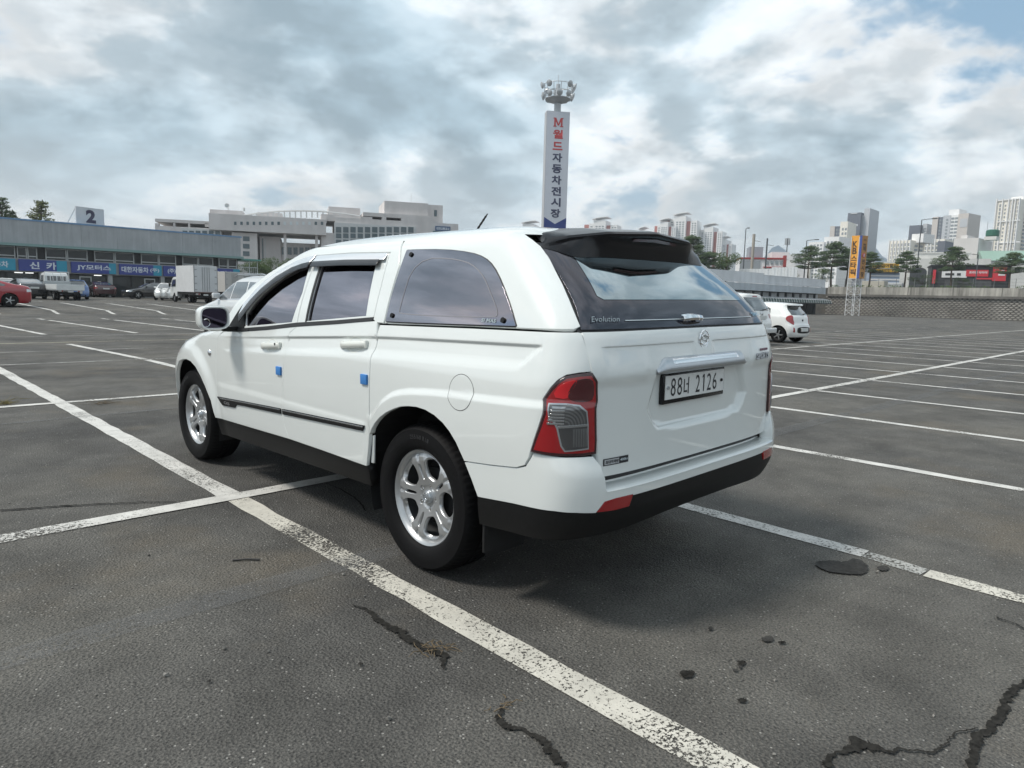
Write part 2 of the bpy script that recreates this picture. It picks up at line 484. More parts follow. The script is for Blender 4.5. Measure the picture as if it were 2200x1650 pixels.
def build_ground():
    xs = [-3500, -300, -60, -20, 0, 20, 45, 60, 140, 400, 3600]; ys = [-2500, -60, -20, 0, 20, 36, 37.3, 38.4, 42, 46, 60, 110, 260, 900, 5500]
    v = [(x, y, terrain(x, y)) for y in ys for x in xs]; n = len(xs)
    f = [(j*n+i, j*n+i+1, (j+1)*n+i+1, (j+1)*n+i) for j in range(len(ys)-1) for i in range(n-1)]
    me = bpy.data.meshes.new('parking_ground'); me.from_pydata(v, [], f)
    for p in me.polygons: p.use_smooth = True
    obj('parking_ground', me, ASPH, kind='structure')
build_ground()

def worn_paint(name, col, keep, fine, amax=1.):
    """paint that has flaked off the stones: keep = share left"""
    mt = bpy.data.materials.new(name); mt.use_nodes = True; t = mt.node_tree; L = t.links.new; b = t.nodes['Principled BSDF']
    b.inputs['Roughness'].default_value = .7
    tc = NN(t, 'ShaderNodeTexCoord'); O = tc.outputs['Object']
    def noise(sc, det, ro):
        n = NN(t, 'ShaderNodeTexNoise', inp={'Scale': sc, 'Detail': det, 'Roughness': ro}); L(O, n.inputs[0]); return n.outputs['Fac']
    w_ = NN(t, 'ShaderNodeMath', operation='MULTIPLY_ADD'); L(noise(.95, 5, .65), w_.inputs[0]); w_.inputs[1].default_value = 1.15; w_.inputs[2].default_value = -.075
    a = NN(t, 'ShaderNodeMath', operation='MULTIPLY_ADD'); L(noise(fine, 3, .75), a.inputs[0]); a.inputs[1].default_value = 1.25; L(w_.outputs[0], a.inputs[2])
    mr = NN(t, 'ShaderNodeMapRange', inp={'From Min': .875-.34*(keep-.5)-.05, 'From Max': .875-.34*(keep-.5)+.05, 'To Min': amax, 'To Max': 0.})
    mr2 = NN(t, 'ShaderNodeMapRange', inp={'From Min': .30+.5*(1-keep)+.2, 'From Max': .34+.5*(1-keep)+.26})
    th = 1.19+.5*(keep-.72)
    mr.inputs['From Min'].default_value = th-.03; mr.inputs['From Max'].default_value = th+.03
    L(a.outputs[0], mr.inputs[0])
    tr = NN(t, 'ShaderNodeBsdfTransparent'); ms = NN(t, 'ShaderNodeMixShader'); L(mr.outputs[0], ms.inputs[0]); L(tr.outputs[0], ms.inputs[1]); L(b.outputs[0], ms.inputs[2])
    out = t.nodes['Material Output']; L(ms.outputs[0], out.inputs[0])
    r = NN(t, 'ShaderNodeValToRGB'); e = r.color_ramp.elements; e[0].position = .35; e[0].color = (*[c*.72 for c in col], 1); e[1].position = .65; e[1].color = (*col, 1)
    L(noise(6, 6, .7), r.inputs[0]); L(r.outputs[0], b.inputs['Base Color'])
    bp = NN(t, 'ShaderNodeBump', inp={'Strength': .5, 'Distance': .004}); L(noise(fine, 3, .7), bp.inputs['Height']); L(bp.outputs[0], b.inputs['Normal'])
    return mt
P_NEAR = worn_paint('line_paint_coarse', (.60, .575, .51), .74, 75)
P_MID = worn_paint('line_paint', (.62, .61, .58), .90, 60)
P_OLD = worn_paint('line_paint_faded', (.42, .42, .40), .58, 60)
P_CREAM = worn_paint('line_paint_cream', (.50, .47, .36), .74, 60)
GHOST = worn_paint('ghost_line_paint', (.185, .19, .198), .95, 30, .20)
LANE = [0]
def line(x0, y0, x1, y1, w, mt, gap=(), rag=.009):
    """painted strip with slightly ragged edges that follows the ground"""
    d = Vector((x1-x0, y1-y0)); Lh = d.length; d.normalize(); n = Vector((-d.y, d.x)); k = max(2, int(Lh/.22 if Lh < 14 else Lh/.8))
    rnd = random.Random(int(x0*91+y0*57+x1*13)); LANE[0] += 1
    z = .004+(.003 if abs(d.x) > abs(d.y) else 0)
    vs = []; fs = []
    for i in range(k+1):
        t = i/k; p = Vector((x0, y0))+d*Lh*t
        for s_ in (-1, 1):
            q = p+n*s_*(w/2+rnd.uniform(-rag, rag)); vs.append((q.x, q.y, terrain(q.x, q.y)+z))
    for i in range(k):
        if any(a <= (i+.5)/k <= b for a, b in gap): continue
        fs.append((2*i, 2*i+1, 2*i+3, 2*i+2))
    me = bpy.data.meshes.new('parking_line'); me.from_pydata(vs, [], fs); obj('parking_line', me, mt, kind='structure')
# bay rows around the pickup (rows every 5 m, bays every 2.5 m)
line(-1.125, -3.6, -1.115, 1.76, .138, P_NEAR); line(-1.115, 1.92, -1.105, 11.9, .15, P_MID)
line(1.05, -4.0, 1.098, -1.785, .125, P_NEAR); line(1.14, -1.46, 1.16, 1.75, .13, P_MID); line(1.10, -1.775, 1.135, -1.465, .12, P_OLD); line(1.16, 1.93, 1.2, 6.8, .12, P_MID)
for x in (3.62, 6.14, 8.56, 11.16, 13.6, 16.1, 18.6, 21.0, 23.5, 26.0, 28.5, 31.0, 33.4, 36.0, 38.5):
    line(x+.02, -3.6, x-.02, 1.75, .125, P_MID); line(x-.02, 1.93, x-.03, 6.8, .125, P_MID); line(x-.03, 6.97, x, 11.8, .115, P_MID)
for x in (41, 43.5, 46, 48.5, 51, 53.5, 56): line(x, -3.6, x, 11.8, .12, P_OLD)
line(-9., 1.84, 44, 1.84, .145, P_MID); line(-9, 6.88, 60, 6.88, .12, P_MID); line(-9, 11.91, 60, 11.91, .11, P_OLD)
line(-9, 17.2, 30, 17.2, .10, P_CREAM); line(-9, 14.6, 30, 14.7, .09, P_OLD); line(-9, 19.7, 30, 19.7, .09, P_OLD)
line(1.37, 9.3, 1.325, 11.84, .14, P_MID); line(1.32, 11.98, 1.0, 16.6, .14, P_MID); line(-1.5, 12., -1.75, 16.6, .14, P_MID)
for x in (-1.3, 1.2, 3.6, 5.95, 8.4, 10.8): line(x+.05, 20.6, x-.55, 31.6, .15, P_MID, gap=((.86, .92),))
line(-9, 26.3, 30, 26.3, .08, P_OLD); line(-9, 31.8, 30, 31.8, .07, P_OLD)
for x in (2.6, 5.0, 7.45, 9.9, 12.3, 14.8): line(x-.1, 37.0, x-.5, 47.0, .17, P_MID); line(x-.9, 50, x-1.2, 58, .12, P_OLD)
line(-9, 48.3, 30, 48.3, .09, P_OLD)
for y in (22, 27, 32, 37, 42): line(22, y, 110, y-3.0, .10, P_OLD)
for x in range(24, 100, 3): line(x, 13.5, x+.4, 20, .10, P_OLD)
line(-9, .36, 1.0, .30, .17, GHOST, gap=()); line(2.6, .55, 24, .20, .20, GHOST); line(-9, 5.55, 1.0, 5.75, .10, GHOST); line(-9, -1.6, -1.4, -1.9, .25, GHOST)

# cracks, oil stains
CRACK = mat('crack_tar', (.024, .023, .021), .9, spec=.1, var=[(60, .6)]); OIL = mat('oil_stain', (.046, .045, .043), .85, spec=.1, var=[(9, .3), (60, .4)])
def blob(name, pts, mt, jit=.012, seed=1, z=.009):
    rnd = random.Random(seed); pts = resample(chaikin(pts, 2), .012); n = len(pts)
    vs = [(x+rnd.uniform(-jit, jit), y+rnd.uniform(-jit, jit), z) for x, y in pts]
    me = bpy.data.meshes.new(name); bm = bmesh.new(); f = bm.faces.new([bm.verts.new(v) for v in vs])
    bmesh.ops.triangulate(bm, faces=[f]); bm.to_mesh(me); bm.free(); obj(name, me, mt, kind='structure')
def pixblob(name, px, mt, jit=.008, seed=1, z=.009): blob(name, [tuple(onG(*p).xy) for p in px], mt, jit, seed, z)
def crack(pix, ws, seed):
    """a dark crack along a polyline of ground points, width in metres"""
    P = [onG(*p).xy for p in pix]; rnd = random.Random(seed); L_ = []; R_ = []
    dense = []
    for i in range(len(P)-1):
        for j in range(14): t = j/14; dense.append((P[i].lerp(P[i+1], t), ws[i]+(ws[i+1]-ws[i])*t))
    dense.append((P[-1], ws[-1]))
    wn_ = ea = eb = 0.
    for i, (p, w) in enumerate(dense):
        d = (dense[min(i+1, len(dense)-1)][0]-dense[max(i-1, 0)][0]).normalized(); n = Vector((-d.y, d.x))
        wn_ = .82*wn_+.42*rnd.gauss(0, 1) if i else 0.; ea = .7*ea+.3*rnd.uniform(.1, .9) if i else .4; eb = .7*eb+.3*rnd.uniform(.1, .9) if i else .4; q = p+n*wn_*(.32*w+.005)
        L_.append(q+n*(w*(ea+rnd.uniform(-.12, .12))+.001)); R_.append(q-n*(w*(eb+rnd.uniform(-.12, .12))+.001))
    vs = [(p.x, p.y, .008) for p in L_]+[(p.x, p.y, .008) for p in R_]; k = len(L_)
    me = bpy.data.meshes.new('crack'); me.from_pydata(vs, [], [(i, i+1, k+i+1, k+i) for i in range(k-1)]); obj('crack', me, CRACK, kind='structure')
crack([(757, 1302), (790, 1315), (830, 1345), (870, 1378), (915, 1400), (945, 1415), (957, 1440)], [.006, .012, .035, .04, .03, .025, .006], 1)
crack([(1075, 1520), (1085, 1560), (1130, 1580), (1165, 1595), (1195, 1625), (1215, 1655)], [.008, .025, .012, .03, .03, .01], 2)
crack([(2205, 1465), (2170, 1500), (2150, 1560), (2105, 1590), (2090, 1650), (2070, 1680)], [.02, .025, .03, .028, .025, .02], 3)
crack([(2100, 1568), (2050, 1580), (2020, 1600), (2012, 1622), (1960, 1618), (1905, 1616), (1860, 1610), (1800, 1625), (1760, 1640)], [.004, .004, .006, .008, .006, .012, .05, .006, .03], 4)
crack([(2140, 1328), (2170, 1340), (2205, 1356)], [.012, .006, .008], 5)
crack([(0, 1098), (120, 1090), (260, 1082), (380, 1080)], [.02, .02, .012, .008], 6)
crack([(700, 1040), (760, 1070), (785, 1100)], [.006, .012, .008], 8)
pixblob('oil_stain', [(1742, 1210), (1790, 1206), (1815, 1212), (1830, 1202), (1855, 1208), (1866, 1222), (1860, 1238), (1815, 1236), (1770, 1230)], OIL, .006, 3)
pixblob('oil_stain', [(1882, 1220), (1900, 1217), (1914, 1224), (1900, 1230), (1886, 1228)], OIL, .004, 4)
for i, (cx, cy, rx, ry) in enumerate([(1476, 1452, 19, 10), (1650, 1376, 15, 7), (1592, 1428, 10, 6), (1580, 1444, 6, 3), (1594, 1509, 11, 6), (1527, 1354, 7, 4), (1680, 1384, 9, 3), (1590, 1436, 4, 5), (775, 1430, 5, 3), (450, 1468, 4, 2)]):
    rr = random.Random(40+i)
    pixblob('oil_stain', [(cx+rx*math.cos(a)*rr.uniform(.7, 1.1), cy+ry*math.sin(a)*rr.uniform(.7, 1.1)) for a in [k*PI/6 for k in range(12)]], CRACK if i % 2 == 0 else OIL, .004, i)
# loose grit
def grit():
    rnd = random.Random(5); mb = MB()
    for i in range(700):
        a = rnd.random()**1.4*14+1.2; th = YAW+rnd.uniform(-.72, .72); x = CAMP.x+a*math.sin(th); y = CAMP.y+a*math.cos(th)
        if -.9 < x < .9 and -1 < y < 3.9: continue
        r = rnd.uniform(.002, .007) if rnd.random() < .96 else rnd.uniform(.008, .013); M = Matrix.Translation((x, y, r*.5)) @ Matrix.Rotation(rnd.uniform(0, 6), 4, Vector((rnd.random(), rnd.random(), 1)).normalized())
        mb.add([M @ Vector(v)*1 for v in ((r, 0, 0), (-r, .3*r, 0), (0, r, 0), (0, -r, .2*r), (0, 0, .8*r), (0, 0, -.6*r))], [(0, 2, 4), (2, 1, 4), (1, 3, 4), (3, 0, 4), (2, 0, 5), (1, 2, 5), (3, 1, 5), (0, 3, 5)])
    mb.build('loose_grit', mat('grit_stone', (.20, .19, .175), .8, var=(4, .5)), kind='stuff', label='scattered pale grit lying on the asphalt', cat='grit')
grit()
def twig_tuft(px, label, n, L0, seed, col):
    p = onG(*px); rnd = random.Random(seed); mb = MB()
    for i in range(n):
        a = rnd.uniform(0, 2*PI); l = L0*rnd.uniform(.4, 1.2); e = rnd.uniform(.02, .5)
        s_ = Vector((p.x+rnd.uniform(-.06, .06), p.y+rnd.uniform(-.05, .05), .006)); mpt = s_+Vector((math.cos(a)*l*.5, math.sin(a)*l*.5, l*e*.6)); b = rnd.uniform(-.5, .5)
        mb.tube([s_, mpt, s_+Vector((math.cos(a+b)*l, math.sin(a+b)*l, max(.004, l*e*.35)))], [.0022, .0018, .0008], 4)
    mb.build('dry_weed', col, label=label, cat='weed')
STRAW = mat('dry_straw', (.13, .095, .055), .8, var=(20, .35))
twig_tuft((935, 1398), 'dry brown weed clump in the crack beside the painted line', 22, .075, 3, STRAW)
twig_tuft((1078, 1525), 'tiny dry weed at the head of the short crack near the frame bottom', 9, .05, 4, STRAW)
twig_tuft((12, 868), 'dry yellowish weed tuft at the end of a bay line, far left', 40, .22, 6, mat('dry_grass', (.17, .14, .05), .8))
twig_tuft((222, 868), 'dry weed tuft beside the line crossing ahead of the pickup', 26, .2, 8, STRAW)
a, b = onG(500, 1206), onG(558, 1205)
MB().tube([(a.x, a.y, .006), ((a.x+b.x)/2+.006, (a.y+b.y)/2, .010), (b.x, b.y, .007)], .0055, 6).build('rubber_strip', mat('black_rubber', (.012, .012, .012), .6), smooth=True, label='short black rubber strip lying on the asphalt left of the pickup', cat='litter')

# ================================================================ the white pickup
HW = pchip([.28, .43, .5, .65, .8, .95, 1.05, 1.12, 1.20, 1.30, 1.62, 1.68, 1.72, 1.75, 1.775], [.90, .935, .945, .952, .955, .952, .946, .932, .912, .885, .757, .722, .67, .58, .30])
HYr = pchip([.30, .45, .52, .62, .68, 1.04, 1.10, 1.24, 1.285, 1.66, 1.72, 1.75, 1.775], [-1.01, -1.045, -1.07, -1.07, -1.035, -1.028, -1.035, -1.015, -.998, -.60, -.5, -.4, -.2])
HYf = pchip([.30, .45, .7, .85, .98, 1.06, 1.12, 1.255, 1.488, 1.62, 1.694, 1.74, 1.775], [3.84, 3.90, 3.91, 3.87, 3.70, 3.3, 2.80, 2.60, 2.22, 1.87, 1.62, 1.2, .6])
hbf = lambda z: .86-.56*sstep(1.0, 1.15, z)
NF = 2.5
hero = Shell(HW, HYr, HYf, b=.36, bf=hbf, nf=NF)
HYrB = pchip([.28, .40, .47, .54, .63, .70, .79], [-.99, -1.02, -1.055, -1.078, -1.082, -1.075, -1.045])
bump = Shell(HW, HYrB, HYf, b=.37, bf=hbf)
_chz = pchip([-.83, -.22, .35, 1.0, 1.6, 2.3], [1.223, 1.207, 1.189, 1.152, 1.115, 1.075])
_crz = pchip([-.86, -.47, -.29, .01, .15, .266, .367], [1.004, .987, .981, .958, .93, .872, .779])
def hero_det(y, z):
    d = 0.
    # shoulder channel from the front door to the tail lamp
    if -.84 < y < 2.45 and .98 < z < 1.26:
        zt = _chz(y); dep = .0125*(1-.75*sstep(1.2, 2.4, y))*(1-sstep(2.2, 2.42, y))
        q = zt-z
        if q > -.01 and q < .13:
            f = sstep(-.006, .014, q)*(1-sstep(.058, .118, q))
            e = sstep(-.835+.0, -.79, y+q*-1.15+.0) if y < -.5 else 1.
            d -= dep*f*e
    # flare over the rear wheel running back to the lamp
    if y < .45 and .3 < z < 1.06:
        zc = _crz(max(-.86, min(.367, y))) if y > -.86 else 1.004
        d += .013*(1-sstep(zc-.035, zc+.006, z))*(1-sstep(.36, .43, y))*(.45+.55*sstep(.55, .9, z))
    # front wheel flare
    r = math.hypot(y-3.03, z-.40)
    if r < .66: d += .020*(1-sstep(.50, .63, r))
    # door swage
    if .4 < y < 2.5 and z < .78: d += .006*(1-sstep(.70, .74, z))*sstep(.40, .46, y)*(1-sstep(2.35, 2.5, y))
    return d
hero.det = hero_det
bump.det = lambda y, z: .006
HP = hero.P; BP = bump.P

WHITE = mat('white_paint', (.725, .755, .745), .24, coat=1., spec=.5, var=(1.2, .02))
BLACKP = mat('black_trim', (.0075, .0075, .008), .5, spec=.25, var=(40, .2)); GLOSSB = mat('gloss_black', (.008, .008, .010), .22, spec=.35)
RUB = mat('tyre_rubber', (.0065, .0065, .0072), .66, spec=.14, bump=(60, .15)); CHROME = mat('chrome', (.80, .81, .83), .08, metal=1.); VCHROME = mat('visor_chrome', (.80, .82, .84), .14, metal=.55, coat=.6)
SATIN = mat('satin_silver', (.50, .53, .56), .30, metal=.85); ALLOY = mat('alloy_silver', (.46, .47, .48), .34, metal=.7, coat=.2); ALLOYD = mat('alloy_barrel_shaded', (.16, .165, .17), .42, metal=.7)  # barrel alloy darkened: shade deep inside the wheel put into its colour
DARK = mat('underbody_dark', (.008, .008, .009), .8); SEAL = mat('seal_rubber', (.02, .02, .022), .5)
def film(name, col, refl, rough=.015):
    """tinted window glass with a mirror film: dark body, tinted reflection"""
    mt = bpy.data.materials.new(name); mt.use_nodes = True; b = mt.node_tree.nodes['Principled BSDF']
    b.inputs['Base Color'].default_value = (*refl, 1); b.inputs['Metallic'].default_value = 1.; b.inputs['Roughness'].default_value = rough
    t = mt.node_tree; L = t.links.new
    tc = NN(t, 'ShaderNodeTexCoord'); n = NN(t, 'ShaderNodeTexNoise', inp={'Scale': 1.6, 'Detail': 2.}); L(tc.outputs['Object'], n.inputs[0])
    bp = NN(t, 'ShaderNodeBump', inp={'Strength': .06, 'Distance': .02}); L(n.outputs['Fac'], bp.inputs['Height']); L(bp.outputs[0], b.inputs['Normal'])
    return mt
G_SIDE = film('side_glass_film', (0, 0, 0), (.34, .315, .35)); G_CAN = film('canopy_glass_film', (0, 0, 0), (.38, .355, .385)); G_REAR = film('rear_glass_film', (0, 0, 0), (.36, .44, .47)); G_FRIT = film('rear_glass_border', (0, 0, 0), (.105, .105, .12))
LENSR = mat('red_lens', (.30, .004, .008), .12, coat=1.); LENSD = mat('dark_red_lens', (.07, .006, .010), .10, coat=1.); LENSE = mat('lamp_edge', (.035, .003, .006), .15, coat=1.); LENSB = mat('bright_red_lens', (.62, .012, .02), .10, coat=1.)
LENSC = mat('clear_lens', (.36, .37, .38), .12, metal=.7, coat=1.)

truck = thing('pickup_truck', 'white pickup truck with a hardtop canopy and black rear spoiler, parked closest to the camera', 'pickup truck')
RY = -.0135
def hp(name, poly, mt, fn=HP, flip=True, ins=.0025, sides=(0, 1), parent=None, label=None, **kw):
    """panel on the left and its mirror on the right"""
    res = []
    for s_ in sides:
        o = panel(name, inset(poly, ins) if ins else poly, fn, mt, parent or truck, mirror=bool(s_), outn='flip' if flip else None, **kw)
        if not parent: o.rotation_euler = (0, RY, 0)
        if label: o['label'] = label
        res.append(o)
    return res
def hm(mb, name, mt, smooth=True, parent=None, ang=35):
    o = mb.build(name, mt, parent or truck, smooth, ang)
    if not parent: o.rotation_euler = (0, RY, 0)
    return o
GR = .018
CHF = [[(y, _chz(y)-q) for y in [2.4-.1*k for k in range(33)]] for q in (-.006, -.001, .004, .009, .014, .058, .078, .098, .118)]
CRF = [[(y, _crz(y)-q) for y in [.366-.035*k for k in range(36)] if y > -.86] for q in (-.006, .008, .021, .035)]
# --- front fender
hp('front_fender', [(2.503, .45), (2.549, .58), (2.648, .686), (2.72, .75), (2.814, .812), (2.91, .845), (3.005, .856), (3.10, .848), (3.196, .822), (3.298, .743), (3.38, .64), (3.45, .50), (3.47, .40), (3.60, .40), (3.62, .60), (3.60, .80), (3.45, .93), (3.20, .985), (2.95, 1.0), (2.74, 1.06), (2.47, 1.118), (2.34, 1.118), (2.40, 1.085), (2.436, 1.04), (2.453, .89), (2.472, .601), (2.497, .45)], WHITE, g=GR, flange=.03)
# --- doors
bel = lambda y: lerp(y, [.44, 1.268, 2.03, 2.35], [1.272, 1.200, 1.128, 1.112])
Bg = [(1.262, 1.200), (1.337, 1.155), (1.352, 1.10), (1.359, 1.049), (1.378, .884), (1.393, .636), (1.373, .56), (1.326, .482)]
Cg = [(.400, 1.272), (.378, 1.192), (.379, 1.136), (.394, 1.095), (.391, 1.023), (.392, .661), (.405, .60), (.435, .483)]
fd = hp('front_door', [(2.33, 1.112), (2.40, 1.085), (2.436, 1.04), (2.453, .89), (2.472, .601), (2.497, .45)]+[(1.9, .466), (1.33, .482)]+Bg[::-1]+[(1.65, bel(1.65)), (2.03, bel(2.03))], WHITE, g=.018, feat=CHF)
rd = hp('rear_door', Bg+[(.9, .483), (.435, .483)]+Cg[::-1]+[(.8, bel(.8))], WHITE, g=.018, feat=CHF)
# upper frames
wF = [(2.005, 1.165), (2.035, 1.25), (1.965, 1.325), (1.87, 1.395), (1.735, 1.467), (1.62, 1.52), (1.50, 1.563), (1.40, 1.587), (1.335, 1.597), (1.30, 1.41), (1.335, 1.222)]
wR = [(1.195, 1.606), (.9, 1.610), (.585, 1.604), (.515, 1.292), (1.158, 1.236)]
edge = [(2.24, 1.135), (2.16, 1.235), (2.07, 1.325), (1.87, 1.465), (1.62, 1.577), (1.45, 1.615), (1.29, 1.635)]
hp('front_door_frame', [(1.27, 1.206), (1.29, 1.635)]+edge[::-1][1:]+[(2.03, 1.134), (1.65, bel(1.65)+.006)], WHITE, holes=[wF], g=.02, flange=.025)
hp('rear_door_frame', [(1.262, 1.207), (1.283, 1.638), (.9, 1.643), (.49, 1.636), (.457, 1.45), (.440, 1.282), (.8, bel(.8)+.006)], WHITE, holes=[wR], g=.02, flange=.025)
hp('cab_side_rail', [(2.36, 1.124), (2.32, 1.235), (2.19, 1.36), (2.03, 1.49), (1.80, 1.59), (1.62, 1.645), (1.42, 1.695), (1.1, 1.703), (.43, 1.703), (.355, 1.56), (.336, 1.262), (.402, 1.262), (.436, 1.275), (.452, 1.45), (.485, 1.640), (.9, 1.648), (1.29, 1.642), (1.45, 1.622), (1.62, 1.584), (1.87, 1.472), (2.07, 1.332), (2.16, 1.242), (2.25, 1.13)], WHITE, g=.02, flange=.02)
hp('front_door_glass', inset(wF, -.02), G_SIDE, off=-.014, ins=0, g=.04, flange=0); hp('rear_door_glass', inset(wR, -.02), G_SIDE, off=-.014, ins=0, g=.04, flange=0)
# black window seals and quarter trim
hp('belt_seal', [(2.30, 1.120), (2.03, 1.128), (1.65, bel(1.65)-.004), (1.27, 1.199), (.8, bel(.8)-.004), (.44, 1.270), (.44, 1.288), (.8, bel(.8)+.016), (1.27, 1.222), (1.65, bel(1.65)+.018), (2.03, 1.150), (2.28, 1.138)], SEAL, ins=0, off=.004, g=.03, flange=.012)
hp('mirror_sail', [(2.27, 1.135), (2.19, 1.225), (2.10, 1.315), (2.055, 1.30), (2.03, 1.24), (2.0, 1.152)], BLACKP, ins=0, off=.006, g=.03, flange=.012)
hp('window_seal', [(1.205, 1.612), (1.165, 1.230), (1.150, 1.232), (1.188, 1.612)], SEAL, ins=0, off=.002, g=.04, flange=.006)
# rain visors: black smoked blade with a chrome top
vtop = [(2.10, 1.318), (1.97, 1.425), (1.87, 1.486), (1.70, 1.560), (1.53, 1.611), (1.40, 1.634), (1.305, 1.642)]
vmid = [(1.305, 1.602), (1.40, 1.592), (1.53, 1.567), (1.70, 1.510), (1.85, 1.432), (1.97, 1.35), (2.085, 1.245)]
vbot = [(1.305, 1.567), (1.40, 1.557), (1.53, 1.524), (1.70, 1.455), (1.85, 1.372), (1.955, 1.283), (2.055, 1.195)]
VIS = mat('smoked_visor', (.012, .012, .014), .2)
def vfn(zm, zs, lift):
    def f(u, z):
        x, y, zz = HP(u, z); t = sstep(zs(u), zm(u), z); return (x-.006-lift*t*(2-t), y, zz)
    return f
zt1 = lambda u: lerp(u, [p[0] for p in vtop[::-1]], [p[1] for p in vtop[::-1]]); zb1 = lambda u: lerp(u, [p[0] for p in vbot], [p[1] for p in vbot])
zt2 = lambda u: 1.628; zb2 = lambda u: 1.56
hp('chrome_visor', vtop+vmid, VCHROME, fn=vfn(zb1, zt1, .022), ins=0, g=.025, flange=.004)
hp('smoked_visor', vmid[::-1]+vbot, VIS, fn=vfn(zb1, zt1, .0235), ins=0, g=.025, flange=.004)
hp('chrome_visor', [(1.285, 1.640), (.9, 1.644), (.505, 1.636), (.495, 1.600), (.9, 1.607), (1.285, 1.603)], VCHROME, fn=vfn(zb2, zt2, .024), ins=0, g=.025, flange=.004)
hp('smoked_visor', [(1.275, 1.604), (.9, 1.607), (.535, 1.601), (.528, 1.569), (.9, 1.574), (1.272, 1.570)], VIS, fn=vfn(zb2, zt2, .0245), ins=0, g=.025, flange=.004)
# --- roof: stacked plan curves closed at the crown
def roof():
    mb_v = []; N = 80; zs = [1.700, 1.712, 1.722, 1.732, 1.742, 1.752, 1.760, 1.767, 1.772, 1.775]
    for z in zs:
        W = HW(z); yr = HYr(z); yf = HYf(z); bf = .3
        for k in range(N):
            a = 2*PI*k/N; c_, s_ = math.cos(a), math.sin(a); n_ = NF if s_ > 0 else 4.5
            x = W*math.copysign(abs(c_)**(2/n_), c_)
            q = abs(s_)**(2/n_)
            y = (yf-bf+bf*q) if s_ > 0 else (yr+.36-.36*q)
            mb_v.append((x, y, z))
    fs = [(i*N+k, i*N+(k+1) % N, (i+1)*N+(k+1) % N, (i+1)*N+k) for i in range(len(zs)-1) for k in range(N)]
    fs.append(tuple((len(zs)-1)*N+k for k in range(N)))
    mb = MB().add(mb_v, fs); o = hm(mb, 'roof', WHITE, True, ang=60)
roof()
# --- front: bumper, hood, windscreen
def front_strip(name, z0, z1, nz, a0f, mt, off=0., n=40):
    mb = MB(); vs = []
    for j in range(nz+1):
        z = z0+(z1-z0)*j/nz; W = HW(z)+off; bf = hbf(z); y1 = HYf(z)-bf; a0 = a0f(z)
        for i in range(n+1):
            a = a0+(PI-2*a0)*i/n; c_, s_ = math.cos(a), math.sin(a)
            vs.append((-math.copysign(abs(c_)**(2/NF), c_)*W, y1+(bf+off)*abs(s_)**(2/NF), z))
    return hm(mb.add(vs, [(j*(n+1)+i, j*(n+1)+i+1, (j+1)*(n+1)+i+1, (j+1)*(n+1)+i) for j in range(nz) for i in range(n)]), name, mt, True, ang=70)
def ang_at(yv):
    def f(z):
        bf = hbf(z); t = (yv-(HYf(z)-bf))/bf
        return 0. if t <= 0 else math.asin(min(1, t)**(NF/2))
    return f
front_strip('front_bumper', .34, .74, 10, ang_at(3.615), WHITE); front_strip('hood', .975, 1.135, 14, lambda z: 0., WHITE)
front_strip('front_grille', .742, .972, 6, lambda z: .98, GLOSSB)
HEAD = mat('headlamp_lens', (.55, .56, .57), .08, metal=.6, coat=1.)
hp('headlamp', [(3.60, .80), (3.45, .935), (3.30, .975), (3.55, .975), (3.80, .93), (3.85, .76), (3.66, .72)], HEAD, ins=.002, off=.006, g=.03, flange=.03)
hp('turn_lamp', [(3.60, .81), (3.46, .932), (3.50, .945), (3.64, .83)], mat('amber_lens', (.6, .22, .02), .15, coat=1.), ins=0, off=.011, g=.02, flange=.006)
front_strip('windscreen', 1.137, 1.70, 16, lambda z: .42, G_SIDE); front_strip('cowl', 1.12, 1.142, 2, lambda z: .0, BLACKP, off=-.006)
# --- bed side
quarter = [(.366, 1.252), (-.354, 1.270), (-.955, 1.281), (-.968, 1.279), (-1.036, 1.168), (-1.052, 1.124), (-.996, 1.121), (-.942, 1.112), (-.911, 1.091), (-.885, 1.058), (-.855, 1.010), (-.863, .991), (-.869, .972), (-.868, .953), (-.851, .896), (-.815, .79), (-.806, .762), (-.782, .726), (-.732, .707), (-.573, .687), (-.397, .670), (-.341, .749), (-.297, .792), (-.248, .825), (-.185, .852), (-.116, .868), (-.045, .873), (.022, .868), (.09, .857), (.15, .837), (.215, .810), (.276, .775), (.325, .737), (.36, .699), (.384, .664), (.386, 1.023), (.389, 1.095), (.374, 1.136), (.373, 1.192)]
qo = hp('bed_side_panel', quarter, WHITE, g=.014, flange=.03, feat=CHF+CRF)
fl = [(-.363+.084*math.cos(a), .982+.080*math.sin(a)) for a in [2*PI*k/40 for k in range(40)]]
hp('fuel_flap', fl, WHITE, ins=0, off=.0012, g=.02, flange=.004, sides=(0,))
hp('fuel_flap_gap', [(-.363+.0872*math.cos(a), .982+.0832*math.sin(a)) for a in [2*PI*k/40 for k in range(40)]], SEAL, ins=0, off=.0006, g=.02, flange=0, sides=(0,))
hp('arch_flap', [(.39, .655), (.376, .66), (.40, .50), (.42, .50)], WHITE, ins=0, off=-.02, g=.03, flange=.01)
